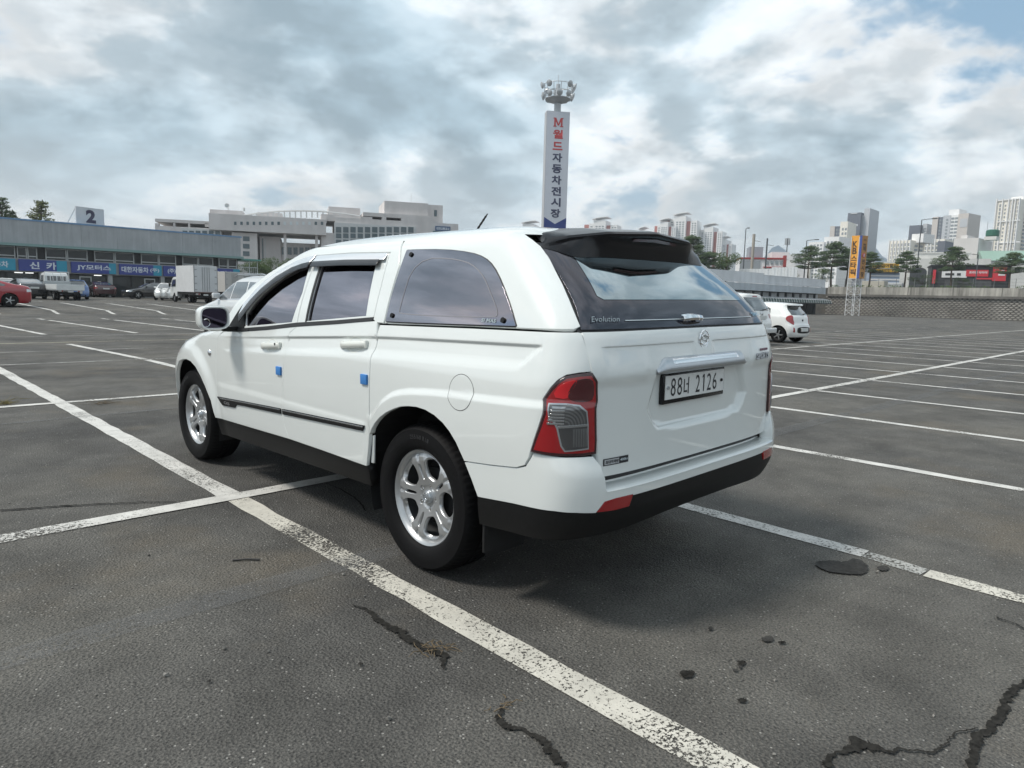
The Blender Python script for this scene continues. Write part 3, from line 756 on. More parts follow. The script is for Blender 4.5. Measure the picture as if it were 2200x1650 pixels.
# --- canopy
hp('canopy_side', [(.418, 1.703), (.342, 1.56), (.323, 1.262), (-.354, 1.280), (-.93, 1.291), (-.957, 1.303), (-.91, 1.358), (-.861, 1.414), (-.803, 1.475), (-.743, 1.531), (-.68, 1.59), (-.607, 1.643), (-.54, 1.675), (-.47, 1.703)], WHITE, g=.02, flange=.025)
cw = chaikin([(.330, 1.640), (.325, 1.645), (.012, 1.638), (-.196, 1.617), (-.31, 1.591), (-.394, 1.55), (-.487, 1.473), (-.583, 1.372), (-.640, 1.300), (-.645, 1.293), (-.63, 1.292), (.305, 1.270), (.315, 1.275)], 1)
hp('canopy_window_seal', inset(cw, -.0035), SEAL, ins=0, off=.003, g=.04, flange=.006)
cwo = hp('canopy_window', cw, G_CAN, ins=0, off=.0065, g=.03, flange=.003, lip=.0006)
# the window's inner pane frame and its fixing studs
ci = chaikin([(.22, 1.60), (-.15, 1.590), (-.33, 1.53), (-.47, 1.40), (-.53, 1.335), (-.5, 1.318), (.205, 1.308), (.215, 1.33)], 2)
hp('inner_frame_line', ci, mat('frame_line', (.26, .25, .27), .35, metal=.2), holes=[inset(ci, .004)], ins=0, off=.0078, g=.03, flange=0)
def stud(u, z):
    p = Vector(HP(u, z)); q = Vector(HP(u+.01, z)); w = Vector(HP(u, z+.01)); n = -((q-p).cross(w-p)).normalized()
    for s_ in (1, -1):
        M = frame(Vector((p.x*s_, p.y, p.z))+Vector((n.x*s_, n.y, n.z))*.006, (0, 1, 0), (0, 0, 1))
        z_ = M.to_3x3() @ Vector((0, 0, 1))
        if z_.x*s_ < 0: pass
        hm(MB().tube([Vector((p.x*s_, p.y, p.z)), Vector((p.x*s_, p.y, p.z))+Vector((n.x*s_, n.y, n.z))*.014], .0125, 14), 'window_stud', BLACKP, parent=cwo[0 if s_ > 0 else 1])
for u, z in ((.268, 1.617), (.262, 1.302), (-.565, 1.312)): stud(u, z)
def decal_on(fn, a, b, w, h, body, mt, parent, name='lettering', sign=1, **kw):
    """lettering lying on a curved surface"""
    p = Vector(fn(a, b)); da = (Vector(fn(a+.02, b))-p)*sign; db = Vector(fn(a, b+.02))-p
    n = da.cross(db).normalized()
    return lettering(name, body, w, h, frame(p+n*kw.pop('off', .009), da, db), mt, parent, **kw)
PALE = mat('pale_decal', (.55, .62, .66), .5)
decal_on(HP, -.475, 1.307, .095, .017, 'SI MAS', mat('dim_decal', (.30, .36, .39), .5), cwo[0], sign=-1, bold=.03)
# --- tail lamps
lamp = [(-1.051, 1.119), (-.996, 1.116), (-.942, 1.107), (-.915, 1.087), (-.889, 1.055), (-.860, 1.008), (-.869, .991), (-.875, .972), (-.874, .953), (-.857, .896), (-.822, .794), (-.897, .790), (-.967, .787), (-1.037, .785), (-1.100, .787), (-1.102, .842), (-1.091, 1.001), (-1.081, 1.085)]
def LP(u, z):
    x, y, z_ = HP(u, z); return (x*1.0, y, z_)
lo = hp('tail_lamp', lamp, LENSE, ins=.001, off=.008, g=.015, flange=.03, lip=.004)
def lens(name, poly, mt, off, wave=None, par=None):
    for s_ in (0, 1):
        fn = HP
        if wave:
            def fn(u, z, wv=wave):
                x, y, q = HP(u, z); d = wv(u, z); return (x-d, y-d, q)
        panel(name, poly, fn, mt, lo[s_], mirror=bool(s_), outn='flip', off=off, g=.008 if wave else .012, flange=.004, lip=.001)
inl = inset(lamp, .011)
lens('red_lens', inl, LENSR, .0085)
lens('bright_segment', chaikin([(-.925, 1.078), (-.99, 1.098), (-.977, 1.062), (-.958, 1.04), (-.955, 1.015), (-.895, 1.025)], 1), LENSB, .0105)
lens('dark_lens', chaikin([(-.984, 1.093), (-1.033, 1.100), (-1.063, 1.084), (-1.068, 1.015), (-1.035, 1.002), (-.972, 1.008), (-.952, 1.034), (-.967, 1.070)], 1), LENSD, .0105)
clear = [(-.890, .993), (-.953, .995), (-1.010, .988), (-1.046, .965), (-1.054, .910), (-1.059, .813), (-.962, .808), (-.948, .828), (-.931, .898), (-.918, .925), (-.898, .939)]
lens('chrome_frame', inset(clear, -.003), SATIN, .0105)
upc = [(-.893, .990), (-.953, .992), (-1.009, .985), (-1.043, .963), (-1.051, .912), (-.932, .908), (-.920, .930), (-.899, .944)]
loc = [(-1.052, .905), (-1.057, .816), (-.964, .811), (-.951, .830), (-.934, .900)]
SMOKE = mat('smoked_clear_lens', (.10, .10, .105), .12, metal=.5, coat=1.)
lens('reverse_lens', upc, SMOKE, .0115); lens('indicator_lens', loc, SMOKE, .0115)
RIB = mat('lens_rib', (.20, .205, .21), .2, metal=.6, coat=1.)
for k in range(6):
    r0 = .016+.0125*k; r1 = r0+.0058; cx, cz = -.958, .909; arc_ = [i*PI/2/7 for i in range(8)]
    lens('lens_rib', [(cx-r0*math.cos(t), cz+r0*math.sin(t)) for t in arc_]+[(cx-r1*math.cos(t), cz+r1*math.sin(t)) for t in arc_[::-1]], RIB, .0125)
    z0 = .984-.0125*k; lens('lens_bar', [(-.955, z0), (-.905+.003*k, z0), (-.906+.003*k, z0-.0066), (-.955, z0-.0066)], LENSC, .0125)
for k in range(6):
    u0 = -.992-.0105*k; lens('lens_rib', [(u0, .895), (u0-.0052, .896), (u0-.0072, .824), (u0-.002, .823)], RIB, .0125)
lens('lens_divider', [(-.933, .910), (-1.050, .914), (-1.050, .905), (-.933, .902)], LENSC, .0135)
# --- rear bumper
ucB = bump.Yr(.6)+bump.b-bump.L
def u_of_x(sh, x, z):
    W = sh.W(z); best = None
    for i in range(400):
        l = sh.L*i/399; cx, cy = sh.rear(l)
        e = abs(cx*W-abs(x))
        if best is None or e < best[0]: best = (e, sh.Yr(z)+sh.b-l)
    return best[1]
def clampc(sh):
    return lambda u, z: sh.P(max(u, sh.Yr(z)+sh.b-sh.L), z)
ut = lambda x, z: u_of_x(bump, x, z)
btop = [(-.400, .664), (-.573, .681), (-.732, .701), (-.786, .720), (-.815, .760), (-.826, .782), (-.90, .781), (-.97, .779), (-1.04, .778), (ut(-.79, .775), .777), (ut(-.765, .74), .74), (ut(-.752, .69), .69), (ut(-.748, .634), .634), (ut(-.5, .634), .634), (ut(-.25, .634), .634), (ut(-.02, .634), .634)]
bbot = [(ut(-.02, .592), .592), (ut(-.25, .592), .592), (ut(-.58, .593), .593), (ut(-.60, .598), .598), (ut(-.70, .598), .598), (ut(-.755, .592), .592), (ut(-.792, .550), .550), (-1.02, .559), (-.932, .562), (-.705, .546), (-.484, .523), (-.443, .597)]
def midpoly(p):
    """push the innermost points onto the centre line"""
    return [(u if u > ucB+.06 else ucB-.02, z) for u, z in p]
bo_ = panel('rear_bumper', midpoly(btop+bbot), clampc(bump), WHITE, truck, g=.02, flange=.07, lip=.005, both=True, outn='flip'); bo_.rotation_euler = (0, RY, 0); bo = [bo_, bo_]
# step behind the bumper lip
def ledge():
    mb = MB(); vs = []; n = 40; rows = [(.632, -.004, 0), (.638, .004, 1), (.641, .014, 1), (.643, .085, 1), (.658, .090, 1), (.70, .092, 1)]
    for z, d, _ in rows:
        for i in range(n+1):
            x = -.75+1.5*i/n; p = bump.R(x, .634); vs.append((x, p[1]+d, z))
    hm(mb.add(vs, [(j*(n+1)+i, j*(n+1)+i+1, (j+1)*(n+1)+i+1, (j+1)*(n+1)+i) for j in range(len(rows)-1) for i in range(n)]), 'bumper_step', WHITE, True, ang=50)
ledge()
hm(MB().add([(x, bump.R(x, .634)[1]+.082, z) for z in (.652, .70) for x in [-.74+1.48*i/30 for i in range(31)]], [(i, i+1, 32+i, 31+i) for i in range(30)]), 'bumper_gap_shade', SEAL, True)  # dark strip painting the shade in the gap under the tailgate
blk = [(-.478, .520), (-.705, .543), (-.932, .559), (-1.02, .556), (ut(-.792, .548), .548), (ut(-.61, .545), .545), (ut(-.585, .590), .590), (ut(-.25, .589), .589), (ut(0, .589), .589), (ut(0, .45), .45), (ut(-.3, .445), .445), (ut(-.6, .43), .43), (-1.05, .428), (-.92, .42), (-.69, .405), (-.47, .385)]
panel('lower_bumper', midpoly(blk), clampc(bump), BLACKP, truck, off=-.004, g=.025, flange=.08, lip=.006, both=True, outn='flip').rotation_euler = (0, RY, 0)
refl = [(-.792, .552), (-.755, .592), (-.70, .597), (-.60, .597), (-.618, .549), (-.70, .547)]
for s_ in (0, 1): panel('bumper_reflector', refl, bump.R, LENSR, bo[s_], mirror=bool(s_), off=.003, g=.02, flange=.012)
# --- tailgate
def TG(x, z):
    p = hero.R(x, z); d = 0.
    # number plate recess
    hwid = lerp(z, [.85, .93, 1.09], [.40, .46, .40])
    f = sstep(.846, .878, z+.02*(1-min(1, (abs(x)/.42)**4)))*(1-sstep(1.096, 1.10, z))*(1-sstep(hwid-.055, hwid, abs(x)))
    d += .030*f
    # crease below the emblem
    zc = 1.222
    if abs(x) > .075: d += .006*(1-sstep(zc-.006, zc, z))*sstep(.075, .10, abs(x))*(1-sstep(.70, .74, abs(x)))*sstep(1.09, 1.2, z)
    # swage line at the lamp corner
    d += -.006*sstep(1.05, 1.10, z)*sstep(.44, .5, abs(x))*(1-sstep(1.12, 1.26, z))
    return (p[0], p[1]+d, p[2])
tg_ = [(-.797, 1.279), (-.5, 1.281), (0, 1.282), (.5, 1.281), (.797, 1.279), (.801, 1.20), (.793, 1.119), (.766, 1.079), (.756, .80), (.744, .71), (.735, .684), (0, .682), (-.735, .684), (-.744, .71), (-.756, .80), (-.766, 1.079), (-.793, 1.119), (-.801, 1.20)]
tg = panel('tailgate', tg_, TG, WHITE, truck, g=.016, feat=[[(-.74, z), (-.08, z)] for z in (1.215, 1.219, 1.223)]+[[(.08, z), (.74, z)] for z in (1.215, 1.219, 1.223)]+[[(-.45, z), (.45, z)] for z in (1.093, 1.098, 1.102)], flange=.04, lip=.005); tg.rotation_euler = (0, RY, 0)
# handle bar
def bar(name, prof, halfw, z0, mt, parent):
    """moulding across the tailgate: prof = (z, proud), tapering at its ends"""
    vs = []; n = 60; m_ = len(prof)
    for i in range(n+1):
        t = -1+2*i/n; x = halfw*t; e = 1-sstep(.84, 1.0, abs(t))
        for z, p in prof:
            zz = prof[0][0]+(z-prof[0][0])*(.32+.68*e); b = hero.R(x, zz); vs.append((x, b[1]-p*(.25+.75*e), zz))
    return hm(MB().add(vs, [(i*m_+j, i*m_+j+1, (i+1)*m_+j+1, (i+1)*m_+j) for i in range(n) for j in range(m_-1)]), name, mt, True, parent, ang=50)
hb = bar('tailgate_handle', [(1.088, -.03), (1.089, .012), (1.094, .022), (1.108, .026), (1.128, .022), (1.148, .012), (1.158, .002), (1.160, -.01)], .405, 1.09, SATIN, tg)
bar('handle_chrome_strip', [(1.130, .018), (1.1305, .0235), (1.142, .019), (1.153, .0105), (1.154, .004)], .335, 1.13, CHROME, tg)
# number plate
PLW = mat('plate_white', (.70, .71, .70), .35); PLK = mat('plate_ink', (.015, .016, .02), .5)
py = TG(0, 1.0)[1]
pf = MB(); pz0, pz1, px0, px1 = .942, 1.083, -.325, .225
pf.bbox(px0, px1, py-.020, py+.005, pz0, pz1, .007)
plate = hm(pf, 'plate_frame', GLOSSB, parent=tg)
pl = hm(MB().box(px0+.015, px1-.012, py-.0225, py-.01, pz0+.022, pz1-.011), 'number_plate', PLW, False, tg)
def plettering(body, x, w, h, z):
    lettering('plate_number', body, w, h, frame((x, py-.0235, z), (1, 0, 0), (0, 0, 1)), PLK, tg, bold=.0)
zc_ = (pz0+pz1)/2+.006
for ch, x, w in (('8', -.246, .040), ('8', -.192, .040)): plettering(ch, x, w, .083, zc_)
# the hangul letter is drawn as strokes, condensed like on the plate
def strokes(name, rects, mt, parent, y, M=None):
    mb = MB()
    for x0, x1, z0, z1 in rects: mb.box(x0, x1, y-.0006, y+.0006, z0, z1)
    return hm(mb, name, mt, False, parent)
hx, hz = -.157, zc_
strokes('plate_letter', [(hx, hx+.006, hz-.030, hz+.030), (hx, hx+.030, hz-.032, hz-.024), (hx+.022, hx+.036, hz+.002, hz+.009), (hx+.036, hx+.0425, hz-.040, hz+.038)], PLK, tg, py-.0238)
for ch, x, w in (('2', -.034, .038), ('2', .070, .038), ('6', .124, .038)): plettering(ch, x, w, .083, zc_)
hm(MB().box(.017, .0245, py-.0244, py-.0232, zc_-.0415, zc_+.0415).add([(.006, py-.0244, zc_+.024), (.0165, py-.0244, zc_+.032), (.0165, py-.0244, zc_+.0415), (.006, py-.0244, zc_+.0315)], [(0, 1, 2, 3)]), 'plate_number', PLK, False, tg)
for x, mt_ in ((-.290, SATIN), (.186, BLACKP)): hm(MB().tube([(x, py-.022, zc_), (x, py-.029, zc_)], .0075, 12), 'plate_bolt', mt_, parent=tg)
hm(MB().bbox(-.272, -.212, py-.035, py+.01, 1.078, 1.094, .004), 'plate_lamp', BLACKP, parent=tg)
# emblem: upright oval with two interlocking wings
ey = TG(0, 1.228)[1]-.004
def ring(cx, cz, rx, rz, r, a0=0, a1=2*PI, n=36, dy=0): return [(cx+rx*math.cos(a0+(a1-a0)*k/n), ey-dy, cz+rz*math.sin(a0+(a1-a0)*k/n)) for k in range(n+1)]
em = MB().tube(ring(0, 1.228, .038, .042, 0), .0042, 8)
em.tube(ring(.004, 1.241, .024, .0105, 0, .2, PI+.4, 18)+[(-.010, ey, 1.229), (.012, ey, 1.226), (.026, ey, 1.218)], .0038, 8)
em.tube(ring(-.002, 1.213, .024, .0105, 0, PI+.2, 2*PI+.4, 18)+[(.018, ey, 1.225), (-.012, ey, 1.229)], .0038, 8)
em.tube([(.012, ey, 1.246), (.036, ey, 1.241), (.054, ey, 1.239)], [.0045, .004, .001], 8); em.tube([(-.012, ey, 1.208), (-.036, ey, 1.213), (-.054, ey, 1.215)], [.0045, .004, .001], 8)
hm(em, 'emblem', CHROME, parent=tg)
BADGE = mat('badge_chrome', (.45, .46, .48), .18, metal=1.)
def on_tg(body, x, z, w, h, mt, **kw):
    p = Vector(TG(x, z)); da = Vector(TG(x+.04, z))-Vector(TG(x-.04, z)); db = Vector(TG(x, z+.02))-p; n = da.cross(db).normalized()
    return lettering('badge', body, w, h, frame(p+n*.003, da, db), mt, tg, **kw)
on_tg('SPORTS', .600, 1.118, .175, .034, BADGE, bold=.03, shear=.35, extrude=.004); on_tg('KORANDO', .635, 1.150, .10, .013, mat('badge_plum', (.22, .12, .16), .4, metal=.5), bold=.02, extrude=.003)
st = panel('load_sticker', [(-.727, .727), (-.578, .727), (-.578, .757), (-.727, .757)], TG, PLK, tg, off=.002, g=.03, flange=0)
panel('load_sticker_field', [(-.721, .731), (-.637, .731), (-.637, .753), (-.721, .753)], TG, mat('sticker_grey', (.42, .43, .44), .5), tg, off=.0028, g=.03, flange=0)
def on_tg2(body, x, z, w, h, mt):
    p = Vector(TG(x, z)); da = Vector(TG(x+.03, z))-Vector(TG(x-.03, z)); n = da.cross(Vector((0, 0, 1))).normalized()
    return lettering('sticker_text', body, w, h, frame(p+n*.0045, da, (0, 0, 1)), mt, tg, bold=.02)
on_tg2('최대적재량', -.679, .742, .076, .015, PLK); on_tg2('400kg', -.608, .742, .048, .014, PALE)
# --- rear glass, spoiler
gl = [(-.798, 1.291), (0, 1.293), (.798, 1.291), (.757, 1.39), (.714, 1.505), (.664, 1.635), (.655, 1.655), (0, 1.67), (-.655, 1.655), (-.664, 1.635), (-.714, 1.505), (-.757, 1.39)]
rg = panel('rear_glass_border', gl, hero.R, G_FRIT, truck, g=.03, flange=.004, lip=.0006); rg.rotation_euler = (0, RY, 0)
gi = [(-.600, 1.410), (0, 1.412), (.600, 1.410), (.622, 1.425), (.590, 1.52), (.560, 1.60), (.55, 1.648), (-.535, 1.648), (-.552, 1.585), (-.579, 1.523), (-.622, 1.425)]
panel('rear_glass', gi, hero.R, G_REAR, rg, off=.0015, g=.03, flange=0)
panel('glass_seal', inset(gl, -.010), hero.R, SEAL, rg, off=-.006, g=.05, flange=.012)
def on_gl(body, x, z, w, h, mt, **kw):
    p = Vector(hero.R(x, z)); da = Vector(hero.R(x+.04, z))-Vector(hero.R(x-.04, z)); db = Vector(hero.R(x, z+.02))-p; n = da.cross(db).normalized()
    return lettering('lettering', body, w, h, frame(p+n*.003, da, db), mt, rg, **kw)
on_gl('Evolution', -.665, 1.330, .155, .026, mat('dim_decal', (.30, .36, .39), .5), bold=-.012, shear=.45); on_gl('SIMAS', .665, 1.335, .13, .022, mat('blue_decal', (.22, .38, .50), .5), bold=.02)
panel('lettering_line', [(-.555, 1.3215), (.58, 1.3215), (.58, 1.3245), (-.555, 1.3245)], hero.R, PALE, rg, off=.003, g=.05, flange=0)
gh = MB(); vs = []
for i in range(17):
    t = -1+2*i/16; x = -.055+.085*t; b = hero.R(x, 1.325)
    for z, p in ((1.312, .016), (1.313, .030), (1.325, .036), (1.338, .028), (1.343, .006)): vs.append((x, b[1]-p*(1-.35*t*t), z+.006*(1-t*t)))
hm(gh.add(vs, [(i*5+j, i*5+j+1, (i+1)*5+j+1, (i+1)*5+j) for i in range(16) for j in range(4)]), 'glass_handle', CHROME, parent=rg)
def spoiler():
    vs = []; n = 60; rows = 9
    for i in range(n+1):
        t = -1+2*i/n; x = .660*t; a = abs(t)
        k = 1-sstep(.75, 1.0, a)
        lipy = lerp(a, [0, .52, .86, 1], [-.735, -.705, -.60, -.535]); lipz = lerp(a, [0, .52, .80, .92, 1], [1.735, 1.716, 1.690, 1.668, 1.642])
        att = lerp(a, [0, .5, .82, .93, 1], [1.606, 1.604, 1.596, 1.612, 1.636]); ya = hero.R(x, min(1.66, att))[1]-.004
        fy = lerp(a, [0, .7, 1], [-.30, -.36, -.50]); fz = lerp(a, [0, .5, .85, 1], [1.768, 1.752, 1.712, 1.66])
        prof = [(ya, att), (ya+(lipy-ya)*.25, att+(lipz-att)*.40), (ya+(lipy-ya)*.5, att+(lipz-att)*.66), (lipy-.004, lipz-.016), (lipy-.006, lipz-.004), (lipy+.006, lipz+.006), (lipy+.05, lipz+.014), ((lipy+fy)/2, (lipz+fz)/2+.014), (fy, fz+.003)]
        k_ = sstep(.86, 1., a)
        for y, z in prof:
            zz = min(1.655, max(1.628, z)); q = hero.R(x, zz)[1]-.002; vs.append((x, y+(q-y)*k_, z+(zz-z)*k_))
    o = hm(MB().add(vs, [(i*rows+j, i*rows+j+1, (i+1)*rows+j+1, (i+1)*rows+j) for i in range(n) for j in range(rows-1)]), 'spoiler', GLOSSB, True, ang=28)
    vs = []
    for i in range(21):
        t = -1+2*i/20; x = .02+.19*t; a = abs(x)/.672; lipy = lerp(a, [0, .52], [-.735, -.705]); lipz = lerp(a, [0, .52], [1.735, 1.716]); att = 1.605; ya = hero.R(x, att)[1]-.004
        for f_, g_ in ((.56, .70), (.80, .80)): vs.append((x, ya+(lipy-ya)*f_-.006, att+(lipz-att)*g_-.004))
    hm(MB().add(vs, [(2*i, 2*i+1, 2*i+3, 2*i+2) for i in range(20)]), 'high_stop_lamp', LENSD, parent=o)
spoiler()
# --- sills, underside, arches
hp('sill', [(2.50, .446), (2.50, .315), (1.6, .335), (.44, .36), (.434, .479), (1.33, .478)], BLACKP, ins=0, off=-.012, g=.04, flange=.06)
hm(MB().box(-.66, .66, -.80, 2.30, .42, 1.10).box(-.60, .60, 2.30, 3.45, .42, .86).box(-.60, .60, -.35, 1.45, 1.10, 1.62).box(-.86, .86, .55, 2.35, .34, 1.08).box(-.80, .80, -.93, -.55, .47, 1.2), 'underbody_core', DARK, False)  # underside plus unseen inner boxes added to block light leaking through the body
hm(MB().box(-.5, -.42, -.90, 3.2, .38, .48).box(.42, .5, -.90, 3.2, .38, .48).tube([(-.62, 0, .378), (.62, 0, .378)], .05, 10).tube([(0, .02, .378), (0, 2.6, .40)], .035, 8), 'chassis_frame', DARK, False)
for yc in (0., 3.06):
    for s_ in (-1, 1):
        mb = MB(); n = 28; vs = []
        for i in range(n+1):
            a = (.08 if yc else -.35)+(PI+(.20 if yc else .7))*i/n
            yy, zz = yc-.01+.49*math.cos(a), .385+.49*math.sin(a)
            for x in (min(.925, abs(HP(min(yy, 3.6), max(.35, zz))[0])-.03), .64): vs.append((s_*x, yy, zz))
        k = len(vs); vs += [(s_*.64, yc, .38)]
        hm(mb.add(vs, [(2*i, 2*i+1, 2*i+3, 2*i+2) for i in range(n)]+[(2*i+1, k, 2*i+3) for i in range(n)]), 'wheel_arch_liner', DARK, False)
for s_ in (-1, 1):
    hm(MB().bbox(s_*.80-.12, s_*.80+.12, -.495, -.48, .25 if s_ < 0 else .34, .52, .004), 'mud_flap', DARK)
# --- side moulding, handles, pads, repeater, mirror, aerial
mold = [(2.445, .620), (2.0, .642), (1.405, .668), (1.405, .637), (2.0, .612), (2.095, .606), (2.13, .580), (2.345, .569)]
for s_ in (0, 1):
    panel('side_moulding', mold, HP, BLACKP, fd[s_], mirror=bool(s_), outn='flip', off=.008, g=.03, flange=.014, lip=.004)
    panel('side_moulding', [(1.380, .669), (.430, .706), (.446, .679), (1.380, .638)], HP, BLACKP, rd[s_], mirror=bool(s_), outn='flip', off=.008, g=.03, flange=.014, lip=.004)
    panel('moulding_chrome', [(2.40, .6185), (2.0, .639), (1.41, .665), (1.41, .660), (2.0, .634), (2.36, .614)], HP, CHROME, fd[s_], mirror=bool(s_), outn='flip', off=.0095, g=.04, flange=.003)
    panel('moulding_chrome', [(1.375, .666), (.440, .703), (.442, .698), (1.375, .661)], HP, CHROME, rd[s_], mirror=bool(s_), outn='flip', off=.0095, g=.04, flange=.003)
decal_on(HP, 2.255, .596, .10, .020, 'CX5', mat('moulding_letter', (.5, .5, .52), .3, metal=.8), fd[0], name='moulding_lettering', sign=-1, bold=.03, off=.0105)
HAND = mat('handle_paint', (.74, .755, .71), .35, coat=.8)
def door_handle(uc, zc, tilt, door, mirror):
    el = [(uc+.072*math.cos(a), zc+.044*math.sin(a)) for a in [2*PI*k/32 for k in range(32)]]
    def cup(u, z):
        p = HP(u, z); r = math.hypot((u-uc)/.072, (z-zc)/.044); d = .022*(1-sstep(.1, 1.0, r)); return (p[0]+d, p[1], p[2])
    panel('handle_cup', el, cup, HAND, door, mirror=mirror, outn='flip', off=.0015, g=.008, flange=.002)
    s_ = -1 if not mirror else 1; vs = []; n = 24; m_ = 10
    for i in range(n+1):
        t = -1+2*i/n; u = uc-.125*t; z = zc+tilt*t; e = max(.12, 1-abs(t)**5); base = HP(u, z)[0]
        for k in range(m_):
            a = 2*PI*k/m_; vs.append((s_*(abs(base)+.016+.007*e+.010*math.cos(a)*e), u, z+.0185*math.copysign(abs(math.sin(a))**.6, math.sin(a))*(.55+.45*e)))
    fs = [(i*m_+k, i*m_+(k+1) % m_, (i+1)*m_+(k+1) % m_, (i+1)*m_+k) for i in range(n) for k in range(m_)]+[tuple(range(m_)), tuple(n*m_+k for k in range(m_))]
    h = MB().add(vs, fs); me = h.mesh('door_handle', True, 60); obj('door_handle', me, HAND, door)
    for sg in (1, -1):
        w_ = abs(HP(uc+sg*.117, zc)[0]); y_ = uc+sg*.117
        hm(MB().bbox(min(s_*(w_-.004), s_*(w_+.017)), max(s_*(w_-.004), s_*(w_+.017)), y_-.012, y_+.012, zc-tilt*sg-.021, zc-tilt*sg+.021, .005), 'handle_mount', HAND, parent=door)
for s_ in (0, 1):
    door_handle(1.562, 1.062, .010, fd[s_], bool(s_)); door_handle(.583, 1.134, .010, rd[s_], bool(s_))
p = HP(1.47, 1.078); hm(MB().tube([(p[0]-.02, p[1], p[2]), (p[0]-.031, p[1], p[2])], .008, 12), 'key_lock', BLACKP, parent=fd[0])
BLUE = mat('blue_foam', (.045, .20, .52), .75)
for (u0, u1, z0, z1), d_ in (((1.395, 1.458, .884, .938), fd), ((.404, .463, .932, .986), rd)):
    for s_ in (0, 1):
        m_ = MB(); sg = -1 if s_ == 0 else 1; w_ = abs(HP(u0, (z0+z1)/2)[0]); m_.bbox(min(sg*(w_-.002), sg*(w_+.012)), max(sg*(w_-.002), sg*(w_+.012)), u0, u1, z0, z1, .003)
        hm(m_, 'door_guard_pad', BLUE, parent=d_[s_])['label'] = 'blue foam door guard'
p = Vector(HP(2.568, .940)); hm(MB().lathe([(.001, .012), (.014, .011), (.022, .006), (.025, .0)], 20, frame(p+Vector((-.001, 0, 0)), (0, -1, 0), (0, 0, 1))), 'side_repeater', CHROME, True)
def mirror(sx):
    # rounded housing lofted along y, glass at the rear
    cx, cz = 1.088, 1.222; rows = [(2.085, .098, .078), (2.10, .103, .083), (2.14, .104, .084), (2.19, .096, .078), (2.235, .075, .064), (2.265, .045, .042), (2.28, .012, .012)]; N = 40; vs = []
    def ringp(y, rx, rz, n_=3.6):
        return [(sx*(cx+rx*math.copysign(abs(math.cos(a))**(2/n_), math.cos(a))), y, cz+rz*math.copysign(abs(math.sin(a))**(2/n_), math.sin(a))) for a in [2*PI*k/N for k in range(N)]]
    for y, rx, rz in rows: vs += ringp(y, rx, rz)
    k0 = len(vs); vs += ringp(2.087, .088, .069)+ringp(2.105, .086, .067)
    fs = [(i*N+k, i*N+(k+1) % N, (i+1)*N+(k+1) % N, (i+1)*N+k) for i in range(len(rows)-1) for k in range(N)]+[tuple((len(rows)-1)*N+k for k in range(N))]
    fs += [(k, (k+1) % N, k0+(k+1) % N, k0+k) for k in range(N)]+[(k0+k, k0+(k+1) % N, k0+N+(k+1) % N, k0+N+k) for k in range(N)]
    o = hm(MB().add(vs, fs), 'door_mirror', WHITE, ang=50)
    hm(MB().add(ringp(2.102, .086, .067), [tuple(range(N))]), 'mirror_glass', mat('mirror_glass', (.05, .045, .065), .03, metal=1.), False, o)
    hm(MB().bbox(min(sx*.90, sx*1.03), max(sx*.90, sx*1.03), 2.10, 2.20, 1.128, 1.160, .008), 'mirror_arm', BLACKP, parent=o)
    hm(MB().bbox(min(sx*1.03, sx*1.10), max(sx*1.03, sx*1.10), 2.12, 2.21, 1.128, 1.158, .01), 'mirror_foot', WHITE, parent=o)
    if sx < 0: hm(MB().tube([(sx*(cx+.055+.024*math.cos(a)), 2.1005, cz-.032+.026*math.sin(a)) for a in [.9+k*.22 for k in range(20)]], .0035, 6), 'blind_spot_ring', CHROME, parent=o)
mirror(-1); mirror(1)
hm(MB().tube([(0, .672, 1.770), (0, .66, 1.785), (0, .645, 1.797)], [.028, .020, .008], 12).tube([(0, .648, 1.79), (0, .520, 1.912)], [.0065, .004], 8), 'roof_aerial', BLACKP)
hm(MB().tube([(0, .635-.1*k/9, 1.803+.095*k/9) for k in range(10)], [.0075 if k % 2 else .0055 for k in range(10)], 8), 'aerial_coil', BLACKP)
